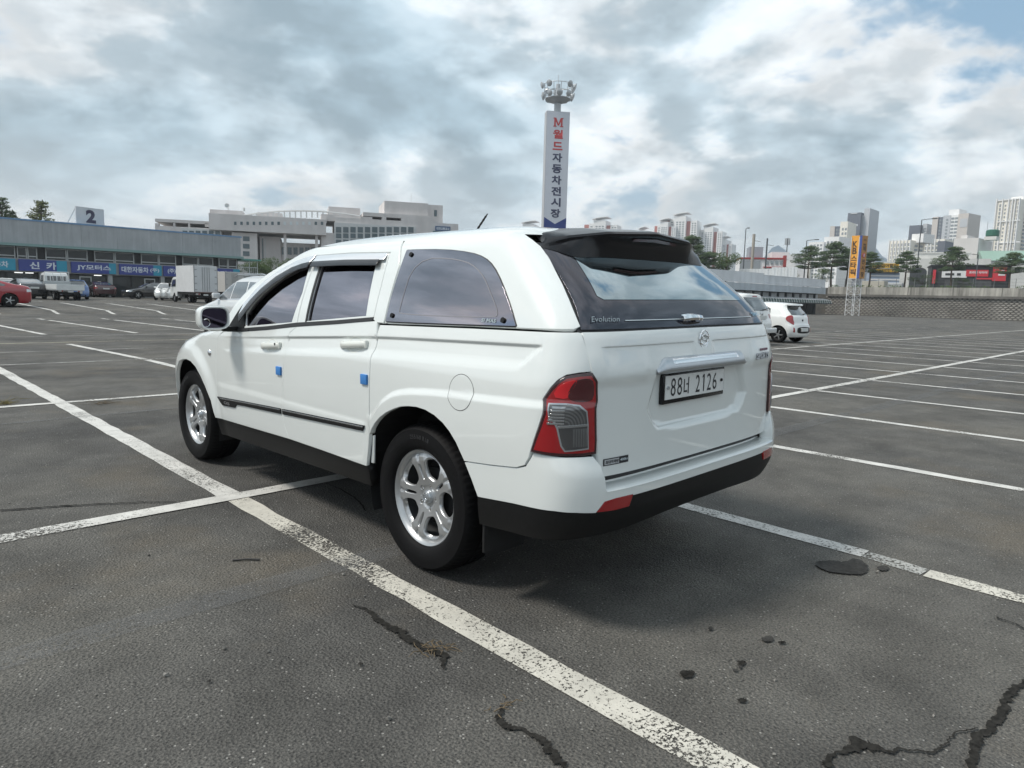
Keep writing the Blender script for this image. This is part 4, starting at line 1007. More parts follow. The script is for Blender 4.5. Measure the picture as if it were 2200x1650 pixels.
# --- wheels
def wheel_meshes():
    R = .2286
    def hgt(a, b):
        r = math.hypot(a, b); th = math.atan2(b, a)
        k = abs(((th-PI)/(2*PI/5)+.5) % 1-.5)*2*PI/5      # angle from nearest spoke centre
        h = -.030+.024*min(1, max(0, (r-.045)/.13))-.010*sstep(.190, .214, r)
        h += -.009*sstep(.20, .34, k)*sstep(.165, .20, r)   # bevelled spoke flanks
        h += -.012*(1-sstep(.0, .014, abs(r*math.sin(k))))*sstep(.155, .20, r)*(1-sstep(.205, .215, r))
        if r < .055: h = -.030-.004*(1-sstep(.045, .055, r))
        return (a, b, h)
    outer = [(.212*math.cos(2*PI*k/120), .212*math.sin(2*PI*k/120)) for k in range(120)]
    holes = []
    for s_ in range(5):
        c0 = PI+PI/5+s_*2*PI/5
        pl_ = [(.092, 0), (.092, -.17), (.100, -.29), (.12, -.375), (.15, -.40), (.175, -.36), (.194, -.27), (.202, -.12), (.203, .12), (.194, .27), (.175, .36), (.15, .40), (.12, .375), (.100, .29), (.092, .17)]
        holes.append(chaikin([(r*math.cos(c0+t), r*math.sin(c0+t)) for r, t in pl_], 1))
        c1 = PI+s_*2*PI/5; holes.append(chaikin([(r*math.cos(c1)-w*math.sin(c1), r*math.sin(c1)+w*math.cos(c1)) for r, w in ((.086, -.0085), (.148, -.011), (.162, -.006), (.162, .006), (.148, .011), (.086, .0085), (.081, 0))], 1))
        c2 = PI+PI/5+s_*2*PI/5; holes.append([(.0575*math.cos(c2)+.0125*math.cos(t), .0575*math.sin(c2)+.0125*math.sin(t)) for t in [2*PI*k/14 for k in range(14)]])
    tmp = panel('rim', outer, hgt, ALLOY, None, holes=holes, g=.005, flange=.024, lip=.0022); face = tmp.data; bpy.data.objects.remove(tmp)
    barrel = MB().lathe([(.2020, -.030), (.2085, -.014), (.2160, -.002), (.2255, .004), (.2300, .000), (.2270, -.012)], 72).mesh('rim_lip', True, 60); inner = MB().lathe([(.2030, -.029), (.1990, -.06), (.1960, -.10), (.1960, -.19), (.001, -.19)], 48).mesh('barrel', True, 60)
    drum = MB().lathe([(.001, -.055), (.075, -.055), (.08, -.075), (.145, -.076), (.150, -.085), (.150, -.10), (.001, -.10)], 48).mesh('drum', True, 30)
    Rt = .3815
    def wob(r, h, i, j):
        if i in (8, 9, 15, 16): return r-(.0065 if j % 3 == 0 else 0)
        if i in (10, 11, 13, 14): return r-(.002 if (j+i) % 4 == 0 else 0)
        return r
    prof = [(.2470, .000), (.252, .012), (.265, .022), (.292, .030), (.320, .031), (.345, .026), (.352, .0265), (.362, .018), (.371, .005), (.377, -.012), (.3800, -.045), (.3808, -.072), (.3715, -.075), (.3715, -.084), (.3812, -.087), (.3812, -.125), (.3720, -.128), (.3720, -.136), (.3808, -.139), (.3800, -.185), (.371, -.212), (.350, -.235), (.29, -.240), (.2470, -.21)]
    tyre = MB().lathe(prof, 216, wob=wob).mesh('tyre', True, 32)
    cap = MB().lathe([(.001, -.013), (.020, -.0135), (.029, -.016), (.033, -.022), (.035, -.034)], 36).mesh('hub_cap', True, 40)
    nut = MB().lathe([(.001, -.016), (.0075, -.017), (.0095, -.021), (.0100, -.040)], 12)
    nutm = nut.mesh('lug_nut', True, 40); sock = MB().lathe([(.0165, -.0285), (.0155, -.038), (.0105, -.041)], 16).mesh('nut_socket', True, 40)
    logo = MB().tube([(.020*math.cos(a), .024*math.sin(a), -.0125) for a in [2*PI*k/24 for k in range(25)]], .0014, 6)
    logo.tube([(-.014, .008, -.0122), (-.002, .012, -.0122), (.006, .004, -.0122), (-.006, -.003, -.0122), (.003, -.012, -.0122), (.014, -.008, -.0122)], .0018, 6)
    logom = logo.mesh('cap_emblem', True, 60)
    # moulded size marking on the sidewall
    side = MB()
    me_ = text_mesh('255/60 R18', .030, .0, .0008, spacing=1.1); xs = [v.co.x for v in me_.vertices]; x0 = (min(xs)+max(xs))/2
    for v in me_.vertices:
        a = PI/2-(v.co.x-x0)/.315; r = .315+v.co.y; v.co = Vector((r*math.cos(a), r*math.sin(a), .0312+v.co.z))
    return face, barrel, drum, tyre, cap, nutm, sock, logom, me_, inner
WM = wheel_meshes()
SIDETXT = mat('sidewall_letter', (.030, .030, .032), .55)
for yc in (3.06, 0.):
    for sx in (-1, 1):
        drum = obj('wheel', WM[2], DARK, truck); drum.location = (sx*.888, yc, .3800)
        # local x -> forward, local z -> outwards
        M = Matrix(((0, 0, sx, 0), (-sx*-1 if sx > 0 else -1, 0, 0, 0), (0, 1, 0, 0), (0, 0, 0, 1)))
        if sx < 0: M = Matrix(((0, 0, -1, 0), (-1, 0, 0, 0), (0, 1, 0, 0), (0, 0, 0, 1)))
        else: M = Matrix(((0, 0, 1, 0), (1, 0, 0, 0), (0, 1, 0, 0), (0, 0, 0, 1)))
        drum.matrix_local = Matrix.Translation((sx*.895, yc, .380)) @ M @ Matrix.Rotation(0 if yc == 0 else .55, 4, 'Z')
        obj('tyre', WM[3], RUB, drum)
        for n_, me_, mt_ in (('rim', WM[0], ALLOY), ('rim_lip', WM[1], ALLOY), ('rim_barrel', WM[9], ALLOYD)): obj(n_, me_, mt_, drum).scale = (1.085, 1.085, 1.)
        obj('hub_cap', WM[4], SATIN, drum); obj('cap_emblem', WM[7], CHROME, drum)
        t_ = obj('sidewall_marking', WM[8], SIDETXT, drum)
        for k in range(5):
            a = PI+PI/5+2*PI*k/5
            obj('lug_nut', WM[5], CHROME, drum, loc=(.0624*math.cos(a), .0624*math.sin(a), -.012)); obj('nut_socket', WM[6], DARK, drum, loc=(.0624*math.cos(a), .0624*math.sin(a), -.012))

# ================================================================ other vehicles
GLS = mat('car_glass', (.05, .056, .06), .04, metal=.35, spec=.9, coat=1., ior=1.8); RIM = mat('far_rim', (.45, .46, .47), .3, metal=.8); PLT = mat('far_plate', (.62, .63, .62), .4)
LMP = mat('far_red_lamp', (.30, .008, .012), .15, coat=1.); HLP = mat('far_headlamp', (.6, .62, .64), .1, metal=.5)
def paint(name, col, rough=.25): return mat('paint_'+name, col, rough, coat=1.)
def small_wheel(R, w=.2, spokes=5):
    ty = MB().lathe([(R*.64, -.02), (R*.68, .01), (R*.85, .018), (R*.95, .005), (R, -.03), (R, -w+.05), (R*.93, -w+.015), (R*.62, -w+.02)], 32).mesh('tyre', True, 50)
    rb = MB().lathe([(R*.66, .0), (R*.62, -.012), (R*.56, -.03), (R*.56, -.12), (.001, -.12)], 32)
    fm = MB().lathe([(.001, -.006), (R*.16, -.008), (R*.2, -.03)], 16)
    for k in range(spokes):
        a = 2*PI*k/spokes; M = Matrix.Rotation(a, 4, 'Z'); fm.bbox(R*.12, R*.62, -R*.075, R*.075, -.035, -.010, .006, M)
    return ty, rb.mesh('rim_barrel', True, 40), fm.mesh('rim', True, 40)
WC = {}
def put_wheel(par, sx, x, y, R, w=.2, spokes=5, name='wheel'):
    key = (R, w, spokes)
    if key not in WC: WC[key] = small_wheel(R, w, spokes)
    t, b, f = WC[key]
    M = Matrix(((0, 0, -1, 0), (-1, 0, 0, 0), (0, 1, 0, 0), (0, 0, 0, 1))) if sx < 0 else Matrix(((0, 0, 1, 0), (1, 0, 0, 0), (0, 1, 0, 0), (0, 0, 0, 1)))
    o = obj(name, t, RUB, par); o.matrix_local = Matrix.Translation((sx*x, y, R)) @ M
    obj('rim_barrel', b, DARK, o); obj('rim', f, RIM, o)
SED = dict(zs=[.18, .35, .6, .8, .95, 1.03, 1.36, 1.43, 1.46, 1.475], W=[.83, .90, .93, .93, .905, .865, .665, .58, .42, .03],
           zr=[.18, .4, .7, .95, 1.04, 1.10, 1.13, 1.36, 1.43, 1.46, 1.475], Yr=[-2.33, -2.44, -2.45, -2.42, -2.37, -2.22, -1.95, -1.10, -.75, -.42, -.25],
           zf=[.18, .4, .6, .72, .82, .92, .99, 1.36, 1.43, 1.46, 1.475], Yf=[2.3, 2.44, 2.45, 2.36, 2.0, 1.45, 1.15, .38, .12, -.08, -.15],
           b=.5, n=4., arch=(1.43, -1.42), R=.335, ar=.385, top=1.474, lo=.2,
           win=[[(.92, 1.03), (.42, 1.33), (.06, 1.375), (.04, 1.045)], [(.0, 1.05), (.02, 1.378), (-.45, 1.375), (-.86, 1.31), (-1.30, 1.12), (-1.22, 1.07), (-.9, 1.06)]],
           rw=[(-.66, 1.15), (.66, 1.15), (.56, 1.36), (-.56, 1.36)], fw=[(-.66, 1.02), (.66, 1.02), (.56, 1.36), (-.56, 1.36)],
           tl=[(-.62, .90), (-.62, .80), (-.15, .78), (-.15, .92)], plate=(.80, -2.47), belt=1.0)
HAT = dict(zs=[.18, .35, .55, .8, .95, 1.0, 1.36, 1.43, 1.47, 1.49], W=[.72, .78, .805, .80, .785, .765, .62, .55, .38, .03],
           zr=[.18, .3, .45, .62, .72, .95, 1.02, 1.36, 1.42, 1.46, 1.49], Yr=[-1.72, -1.79, -1.81, -1.79, -1.74, -1.70, -1.66, -1.42, -1.46, -1.2, -.6],
           zf=[.18, .4, .6, .75, .85, .98, 1.36, 1.44, 1.47, 1.49], Yf=[1.7, 1.79, 1.78, 1.68, 1.45, 1.1, .25, .0, -.2, -.4],
           b=.42, n=3.2, arch=(1.2, -1.19), R=.29, ar=.35, top=1.489, lo=.22,
           win=[[(.85, 1.0), (.35, 1.32), (.02, 1.37), (.02, .99)], [(-.03, .99), (-.03, 1.372), (-.55, 1.36), (-.80, 1.24), (-.83, 1.06), (-.7, 1.01)]],
           rw=[(-.60, 1.03), (.60, 1.03), (.57, 1.2), (.50, 1.365), (-.50, 1.365), (-.57, 1.2)], fw=[(-.6, 1.0), (.6, 1.0), (.5, 1.36), (-.5, 1.36)],
           tl=None, plate=(.50, -1.83), belt=.98)
SUV = dict(zs=[.25, .4, .65, .9, 1.03, 1.12, 1.52, 1.60, 1.66, 1.69], W=[.84, .91, .945, .94, .915, .88, .69, .62, .45, .03],
           zr=[.25, .45, .7, .95, 1.12, 1.5, 1.6, 1.66, 1.69], Yr=[-2.2, -2.32, -2.34, -2.30, -2.25, -1.95, -1.9, -1.5, -1.0],
           zf=[.25, .45, .7, .85, .98, 1.1, 1.5, 1.6, 1.66, 1.69], Yf=[2.25, 2.36, 2.36, 2.25, 1.8, 1.2, .42, .15, -.15, -.4],
           b=.45, n=3.8, arch=(1.38, -1.36), R=.36, ar=.42, top=1.689, lo=.28,
           win=[[(.95, 1.11), (.48, 1.43), (.12, 1.51), (.08, 1.12)], [(.03, 1.12), (.07, 1.515), (-.62, 1.525), (-.78, 1.12)], [(-.84, 1.13), (-.69, 1.52), (-1.3, 1.50), (-1.75, 1.28), (-1.7, 1.18)]],
           rw=[(-.70, 1.14), (.70, 1.14), (.58, 1.52), (-.58, 1.52)], fw=[(-.7, 1.12), (.7, 1.12), (.58, 1.5), (-.58, 1.5)],
           tl=[(-.7, 1.06), (-.72, .92), (-.32, .90), (-.30, 1.06)], plate=(.78, -2.36), belt=1.1)
def make_car(name, label, S, pt, loc, rz, group, trim=True, belt_chrome=False, lampcol=None):
    root = thing(name, label, 'car', loc, rz, group)
    sh = Shell(pchip(S['zs'], S['W']), pchip(S['zr'], S['Yr']), pchip(S['zf'], S['Yf']), b=S['b'], n=S['n'], bf=lambda z: .75-.4*sstep(S['belt']-.1, S['belt']+.1, z), wref=.9)
    ya, yb = S['arch']; ar = S['ar']; R = S['R']; lo = S['lo']; top = S['top']
    yF = max(S['Yf'])+.02; uC = min(S['Yr'])+S['b']-sh.L-.02
    arc = lambda yc: [(yc+ar*math.cos(a), R+.01+ar*math.sin(a)) for a in [PI*k/14-.0 for k in range(15)]]
    poly = [(uC, lo), (uC, top), (yF, top), (yF, lo), (ya+ar, lo)]+arc(ya)+[(ya-ar, lo), (yb+ar, lo)]+arc(yb)+[(yb-ar, lo)]
    body = panel('body', poly, sh.P, pt, root, g=.075, gy=.028, flange=.04, lip=.004, both=True, outn='flip')
    cx = .8*max(S['W']); MB().box(-cx+.18, cx-.18, min(S['Yr'])+.3, max(S['Yf'])-.3, lo-.02, .62).build('underbody_core', DARK, root)
    for w in S['win']:
        for s_ in (0, 1): panel('side_window', w, sh.P, GLS, root, g=.07, off=.004, flange=.006, mirror=bool(s_), outn='flip')
    panel('rear_window', S['rw'], sh.R, GLS, root, g=.07, off=.006, flange=.008)
    panel('windscreen', S['fw'], sh.F, GLS, root, g=.07, off=.006, flange=.008, outn=(0, 1, .5))
    if S['tl']:
        y0 = sh.Yr(.9)+sh.b
        for s_ in (0, 1): panel('tail_lamp', [(y0-sh.L*.0-(.36+u*-1)*0+(u-.0)*0+(y0*0)+(-.36)*0+(y0-.18+u*.9-y0), z) if False else (y0+u*.75-.12, z) for u, z in S['tl']], sh.P, lampcol or LMP, root, g=.05, off=.006, flange=.01, mirror=bool(s_), outn='flip')
    for s_ in (0, 1): panel('headlamp', [(yF-.62, .70), (yF-.25, .74), (yF-.16, .62), (yF-.45, .60)], sh.P, HLP, root, g=.05, off=.006, flange=.01, mirror=bool(s_), outn='flip')
    pz, pyy = S['plate']; MB().bbox(-.26, .26, pyy-.012, pyy+.03, pz-.06, pz+.06, .004).build('number_plate', PLT, root)
    if trim:
        panel('rear_skirt', [(-cx*.8, lo+.01), (cx*.8, lo+.01), (cx*.8, lo+.14), (-cx*.8, lo+.14)], sh.R, BLACKP, root, off=.008, g=.08, flange=.02)
    bz = S['belt']
    for sx in (-1, 1):
        for y in (ya, yb): put_wheel(root, sx, max(S['W'])-.035, y, R)
        x_ = sh.W(bz+.05); o = MB().bbox(min(sx*x_, sx*(x_+.19)), max(sx*x_, sx*(x_+.19)), ya-.72, ya-.60, bz+.02, bz+.15, .03).build('door_mirror', pt, root, True)
        p0 = sh.P(.02, bz-.02)
    return root, sh
def gz(p): return Vector((p.x, p.y, terrain(p.x, p.y)))
def place(p, lx, ly, rz):
    """car origin so that its local ground point (lx, ly) stands at p"""
    o = Vector((p.x, p.y))-Vector((lx*math.cos(rz)-ly*math.sin(rz), lx*math.sin(rz)+ly*math.cos(rz))); return (o.x, o.y, terrain(o.x, o.y))
GL = 'cars parked in front of the long showroom'
SILV = paint('silver', (.62, .64, .65)); WP = paint('white', (.78, .79, .78)); RED = paint('red', (.30, .012, .022)); MAR = paint('maroon', (.060, .022, .026)); BLK = paint('black', (.012, .013, .017)); CHAR = paint('charcoal', (.018, .019, .023)); BLU = paint('blue', (.10, .19, .42))
make_car('red_sedan', 'red sedan seen from its left side at the left edge of the picture', SED, RED, place(onG(22, 660), -.85, -1.42, PI/2), PI/2, GL, lampcol=HLP)
make_car('dark_sedan', 'dark sedan with bright rear glass, between the red sedan and the flatbed truck', SED, CHAR, place(onG(75, 643), 0, -2.3, .06), .06, GL)
make_car('white_sedan', 'white sedan half hidden behind the red sedan', SED, WP, place(at(12, 645, 52), 0, -2.3, -.1), -.1, GL)
make_car('blue_hatchback', 'small blue car showing past the right end of the flatbed truck', HAT, BLU, place(onG(188, 644), .6, -1.7, 0), 0, GL)
make_car('maroon_sedan', 'maroon sedan seen from behind in front of the showroom', SED, MAR, place(at(228, 635, 63), 0, -2.3, .02), .02, GL)
make_car('black_sedan', 'black sedan seen from the side, nose to the left, below the showroom signs', SED, BLK, place(at(297, 637, 60), -.85, 1.43, PI/2), PI/2, GL)
make_car('white_hatchback', 'white hatchback nose towards us left of the box truck', HAT, WP, place(at(352, 643, 56), 0, 1.7, PI-.5), PI-.5, GL)
r_, sh_ = make_car('silver_suv', 'silver SUV parked just beyond the pickup, seen past its bonnet', SUV, SILV, (4.9, 14.3, 0), .0, None)
r_.scale = (1, 1, 1.055)
for s_ in (0, 1): panel('chrome_window_line', [(1.0, 1.075), (-1.75, 1.145), (-1.75, 1.165), (1.0, 1.095)], sh_.P, CHROME, r_, g=.1, off=.006, flange=.006, mirror=bool(s_), outn='flip')
for s_ in (-1, 1): MB().tube([(s_*.60, .4, 1.63), (s_*.60, .2, 1.69), (s_*.60, -1.2, 1.69), (s_*.60, -1.5, 1.64)], .018, 6).build('roof_rail', SATIN, r_, True)
# hatchback and van at the right
r_, sh_ = make_car('small_white_hatchback', 'small white hatchback with red tail lamps at the right, beside the white van', HAT, WP, place(onG(1672, 736), -.68, -1.19, -.04), -.04, 'white cars parked at the right of the pickup', trim=False)
y0 = sh_.Yr(.9)+sh_.b
for s_ in (0, 1): panel('tail_lamp', chaikin([(y0-.20, .98), (y0-.16, .90), (y0-.20, .82), (y0-.34, .74), (y0-.50, .66), (y0-.52, .76), (y0-.46, .86), (y0-.44, .99), (y0-.32, 1.02)], 1), sh_.P, LMP, r_, g=.03, off=.012, flange=.02, mirror=bool(s_), outn='flip')
panel('bumper_insert', chaikin([(-.42, .36), (.42, .36), (.50, .46), (.44, .60), (-.44, .60), (-.50, .46)], 2), sh_.R, BLACKP, r_, g=.05, off=.006, flange=.01)
MB().bbox(-.26, .26, -1.845, -1.80, .43, .53, .004).build('number_plate', PLT, r_)
panel('hatch_seam', [(-.57, .64), (.57, .64), (.57, .645), (-.57, .645)], sh_.R, SEAL, r_, g=.05, off=.002, flange=0)
for s_ in (-1, 1): panel('bumper_reflector', [(s_*.60, .40), (s_*.66, .41), (s_*.66, .58), (s_*.61, .56)], sh_.R, LMP, r_, g=.04, off=.008, flange=.01)
panel('roof_spoiler', [(-.55, 1.375), (.55, 1.375), (.50, 1.435), (-.50, 1.435)], lambda x, z: (x, sh_.R(x, 1.40)[1]-.10*(1-(z-1.375)/.06*.3), z), WP, r_, g=.05, flange=.08)
MB().tube([(.05, -1.70, 1.06), (.42, -1.66, 1.10)], [.018, .008], 6).build('rear_wiper', BLACKP, r_); MB().bbox(-.05, .05, -1.735, -1.70, .80, .87, .01).build('emblem', BLACKP, r_)
VAN = dict(SUV); VAN.update(zs=[.25, .4, .65, .9, 1.05, 1.15, 1.6, 1.70, 1.76, 1.79], zr=[.25, .45, .7, .95, 1.15, 1.6, 1.7, 1.76, 1.79], W=[.86, .93, .96, .955, .93, .90, .74, .66, .48, .03], Yr=[-2.35, -2.46, -2.48, -2.42, -2.38, -2.12, -2.1, -1.7, -1.2], zf=[.25, .45, .7, .9, 1.02, 1.12, 1.6, 1.7, 1.76, 1.79], top=1.789,
           win=[[(.95, 1.13), (.45, 1.5), (.1, 1.58), (.08, 1.13)], [(.03, 1.13), (.05, 1.585), (-.8, 1.59), (-.8, 1.14)], [(-.86, 1.14), (-.86, 1.59), (-1.7, 1.57), (-1.95, 1.2)]], rw=[(-.74, 1.17), (.74, 1.17), (.62, 1.61), (-.62, 1.61)], plate=(.95, -2.46))
r_, sh_ = make_car('white_van', 'white people carrier half hidden behind the right edge of the pickup', VAN, WP, place(onG(1655, 741), .80, -2.40, -.02), -.02, 'white cars parked at the right of the pickup')
panel('high_stop_lamp', [(-.16, 1.63), (.16, 1.63), (.15, 1.665), (-.15, 1.665)], sh_.R, LMP, r_, g=.04, off=.012, flange=.01)
MB().tube([(.05, -2.42, 1.20), (.5, -2.38, 1.25)], [.02, .01], 6).build('rear_wiper', BLACKP, r_); MB().lathe([(.001, .03), (.05, .025), (.06, 0)], 16, frame((0, -2.42, 1.06), (1, 0, 0), (0, 0, 1))).build('emblem', SATIN, r_)
for s_ in (-1, 1): MB().tube([(s_*.64, .4, 1.72), (s_*.64, .2, 1.79), (s_*.64, -1.4, 1.79), (s_*.64, -1.7, 1.73)], .02, 6).build('roof_rail', BLACKP, r_, True)
MB().bbox(-.85, .85, -2.58, -2.44, .42, .60, .03).build('rear_bumper', SILV, r_, True)

# small cab-over trucks: cab profile prism (y, z), front is +Y
TW = mat('truck_white', (.62, .64, .64), .4, coat=.4, var=(3, .08)); TG_ = mat('truck_grey', (.36, .38, .39), .5, var=(2, .15)); BOXW = mat('box_white', (.60, .61, .62), .45, var=(1.5, .06))
def cab(root, mt, w=.80, y0=1.15, y1=2.55):
    prof = [(y0, .45), (y0, 1.70), (y0+.12, 1.88), (y0+.30, 1.93), (y0+.95, 1.90), (y0+1.12, 1.78), (y1-.02, 1.05), (y1, .75), (y1-.05, .45), (y1-.62, .45), (y1-.72, .70), (y1-1.05, .72), (y1-1.15, .45)]
    M = Matrix(((0, 0, 1, 0), (1, 0, 0, 0), (0, 1, 0, 0), (0, 0, 0, 1)))
    bm = bmesh.new(); n = len(prof); rows = []
    for x, sc in ((-w, .0), (-w+.05, 1), (w-.05, 1), (w, 0)):
        rows.append([bm.verts.new((x*(1 if z < 1.1 else 1-.10*(z-1.1)/.8), y+(0 if sc else (.03 if y < y0+.5 else -.03)), z-(0 if sc or z < 1.3 else .04))) for y, z in prof])
    for a, b in zip(rows, rows[1:]):
        for i in range(n): bm.faces.new((a[i], a[(i+1) % n], b[(i+1) % n], b[i]))
    bm.faces.new(rows[0][::-1]); bm.faces.new(rows[-1])
    me = bpy.data.meshes.new('cab'); bmesh.ops.recalc_face_normals(bm, faces=bm.faces[:]); bm.to_mesh(me); bm.free(); obj('cab', me, mt, root)
    # rear window panes, side windows, windscreen
    for x0, x1 in ((-.58, -.42), (-.36, -.02), (.04, .36), (.42, .58)): MB().bbox(x0, x1, y0-.008, y0+.02, 1.30, 1.68, .006).build('rear_pane', GLS, root)
    for sx in (-1, 1):
        MB().add([(sx*(w-.030), y0+.28, 1.20), (sx*(w-.035), y0+1.15, 1.18), (sx*(w-.075), y0+.98, 1.72), (sx*(w-.080), y0+.30, 1.74), (sx*(w+.004), y0+.28, 1.20), (sx*(w+.004), y0+1.15, 1.18), (sx*(w-.058), y0+.98, 1.72), (sx*(w-.058), y0+.30, 1.74)], [(0, 1, 2, 3), (4, 5, 6, 7), (0, 1, 5, 4), (1, 2, 6, 5), (2, 3, 7, 6), (3, 0, 4, 7)]).build('side_window', GLS, root)
        MB().bbox(sx*(w+.16)-.07, sx*(w+.16)+.07, y1-.42, y1-.36, 1.15, 1.42, .02).tube([(sx*w, y1-.40, 1.3), (sx*(w+.12), y1-.39, 1.36)], .012, 6).build('door_mirror', BLACKP, root)
    MB().add([(-.68, y0+1.18, 1.74), (.68, y0+1.18, 1.74), (.72, y1-.09, 1.15), (-.72, y1-.09, 1.15), (-.68, y0+1.15, 1.72), (.68, y0+1.15, 1.72), (.72, y1-.14, 1.13), (-.72, y1-.14, 1.13)], [(0, 1, 2, 3), (4, 5, 6, 7), (0, 1, 5, 4), (1, 2, 6, 5), (2, 3, 7, 6), (3, 0, 4, 7)]).build('windscreen', GLS, root)
def chassis(root, yr, w=.72):
    MB().box(-.38, -.28, yr+.1, 2.2, .42, .58).box(.28, .38, yr+.1, 2.2, .42, .58).box(-.5, .5, yr+.05, yr+.15, .40, .60).tube([(-.7, -1.2, .32), (.7, -1.2, .32)], .06, 8).box(-.7, -.45, -.2, .5, .35, .62).build('chassis', DARK, root)
    for sx in (-1, 1):
        put_wheel(root, sx, .80, 1.72, .315, .18); put_wheel(root, sx, .80, -1.2, .30, .16); put_wheel(root, sx, .60, -1.2, .30, .16, name='inner_wheel')
    MB().bbox(-.17, .17, yr-.01, yr+.02, .56, .67, .003).build('number_plate', PLT, root)
    for sx in (-1, 1):
        o = MB().bbox(sx*.56-.16, sx*.56+.16, yr-.02, yr+.04, .60, .72, .01).build('lamp_cluster', mat('lamp_white', (.5, .5, .5), .3), root)
        MB().lathe([(.001, .03), (.05, .028), (.055, 0)], 14, frame((sx*.50, yr-.015, .66), (1, 0, 0), (0, 0, 1))).build('tail_lamp', LMP, o)
fb = thing('flatbed_truck', 'white flatbed truck seen from behind, parked left of the showroom cars', 'truck', place(onG(152, 646), 0, -2.2, .03), .03)
cab(fb, TW); chassis(fb, -2.3)
MB().bbox(-.83, .83, -2.35, 1.05, .68, .76, .01).build('bed_floor', TG_, fb)
for sx in (-1, 1): MB().bbox(sx*.83-.02, sx*.83+.02, -2.33, 1.03, .76, 1.10, .008).build('side_board', TW, fb)
MB().bbox(-.83, .83, -2.37, -2.33, .70, 1.10, .01).build('tail_board', TW, fb); MB().bbox(-.83, .83, 1.02, 1.06, .76, 1.32, .01).build('head_board', TG_, fb)
hg = MB()
for x in (-.75, -.25, .25, .75): hg.tube([(x, 1.06, .8), (x, 1.06, 1.98)], .02, 6)
hg.tube([(-.75, 1.06, 1.98), (.75, 1.06, 1.98)], .022, 6).tube([(-.75, 1.06, 1.32), (.75, 1.06, 1.32)], .018, 6).build('cab_guard', TW, fb)
def box_truck(label, p, rz, mt, name, doors=True, H=2.75):
    b = thing(name, label, 'truck', p, rz); cab(b, TW); chassis(b, -2.35)
    MB().bbox(-.86, .86, -2.40, 1.05, .80, H, .015).build('cargo_box', mt, b)
    MB().box(-.80, .80, -2.2, 1.0, .62, .80).build('subframe', DARK, b)
    for sx in (-1, 1): MB().bbox(sx*.43-.405, sx*.43+.405, -2.425, -2.40, .86, H-.07, .006).build('cargo_door', mt, b)
    ST = mat('steel_trim', (.33, .34, .35), .4, metal=.7)
    for x in (-.84, .84): MB().box(x-.03, x+.03, -2.43, -2.38, .80, H).build('corner_post', ST, b)
    for x in (-.10, -.25, .10, .25): MB().tube([(x, -2.445, .86), (x, -2.445, H-.1)], .016, 6).build('lock_rod', ST, b)
    for sx in (-1, 1):
        for z in (1.0, 1.45, 1.95, 2.45): MB().bbox(sx*.74-.09, sx*.74+.09, -2.44, -2.42, z-.03, z+.03, .004).build('hinge', ST, b)
    MB().box(-.86, .86, -2.43, -2.38, .74, .82).build('rear_sill', mat('rust_brown', (.10, .055, .045), .7), b)
    return b
box_truck('white box truck with closed rear doors in front of the showroom', place(onG(443, 652), 0, -2.35, .02), .02, BOXW, 'box_truck')
box_truck('beige box truck behind the white one, beyond the silver SUV', place(at(505, 642, 62), 0, -2.35, .0), 0, mat('box_beige', (.45, .44, .42), .5), 'beige_box_truck', H=2.6)

# ================================================================ long showroom building on the left
CONC = mat('grey_fascia', (.37, .385, .40), .6, var=(.6, .10), streak=((3., 3., .25), .18)); BLUEC = mat('blue_cap', (.15, .27, .44), .5); GREENC = mat('green_eave', (.20, .31, .30), .55)
FRM = mat('window_frame', (.52, .54, .54), .5); SHG = mat('shop_glass', (.025, .03, .032), .06, spec=.5); INT = mat('dark_interior', (.06, .062, .066), .8, var=(.8, .5)); GREYW = mat('grey_wall', (.34, .345, .345), .8, var=(.5, .15))
YB = 71.84
sb = thing('showroom_building', 'long low grey showroom building with blue roof edge and a row of shop signs', 'building', (10, YB, .42))
def sbx(name, x0, x1, y0, y1, z0, z1, mt, par=None, c=None):
    mb = MB(); mb.box(x0-10, x1-10, y0-YB, y1-YB, z0-.42, z1-.42); return mb.build(name, mt, par or sb)
XL, XR = -34., 28.7
sbx('wall', XL, XR, YB+.6, YB+16, .42, 4.95, INT)
for i in range(21):
    x = XL+(XR-XL)*i/21; sbx('fascia_panel', x+.006, x+(XR-XL)/21-.006, YB-.30, YB+.2, 4.98, 6.98, CONC)
sbx('roof', XL-.1, XR+.1, YB-.34, YB+16, 6.98, 7.12, BLUEC); sbx('eave', XL, XR+.1, YB-.75, YB+.6, 4.74, 4.97, GREENC)
wx = [7.55-5.9*2, 7.55-5.9, 7.55-.1]
GAPS = [(-4.2, -2.9), (.9, 2.2), (12.2, 13.5), (17.4, 18.7), (22.2, 23.4), (26.3, 27.3)]
x = -16.
cols = [(-16.0, -10.6), (-9.4, -4.2), (-2.9, .9), (2.2, 6.6), (7.3, 11.1), (12.2+.0, 16.3), (17.2, 20.9), (21.8, 25.1), (25.9, 27.9)]
cols = [(-16., -9.6), (-8.6, -2.2), (-1.2, 3.7), (4.5, 8.72), (8.9, 10.34), (11.02, 14.30), (14.92, 18.29), (18.96, 22.19), (22.87, 25.92), (26.55, 28.45)]
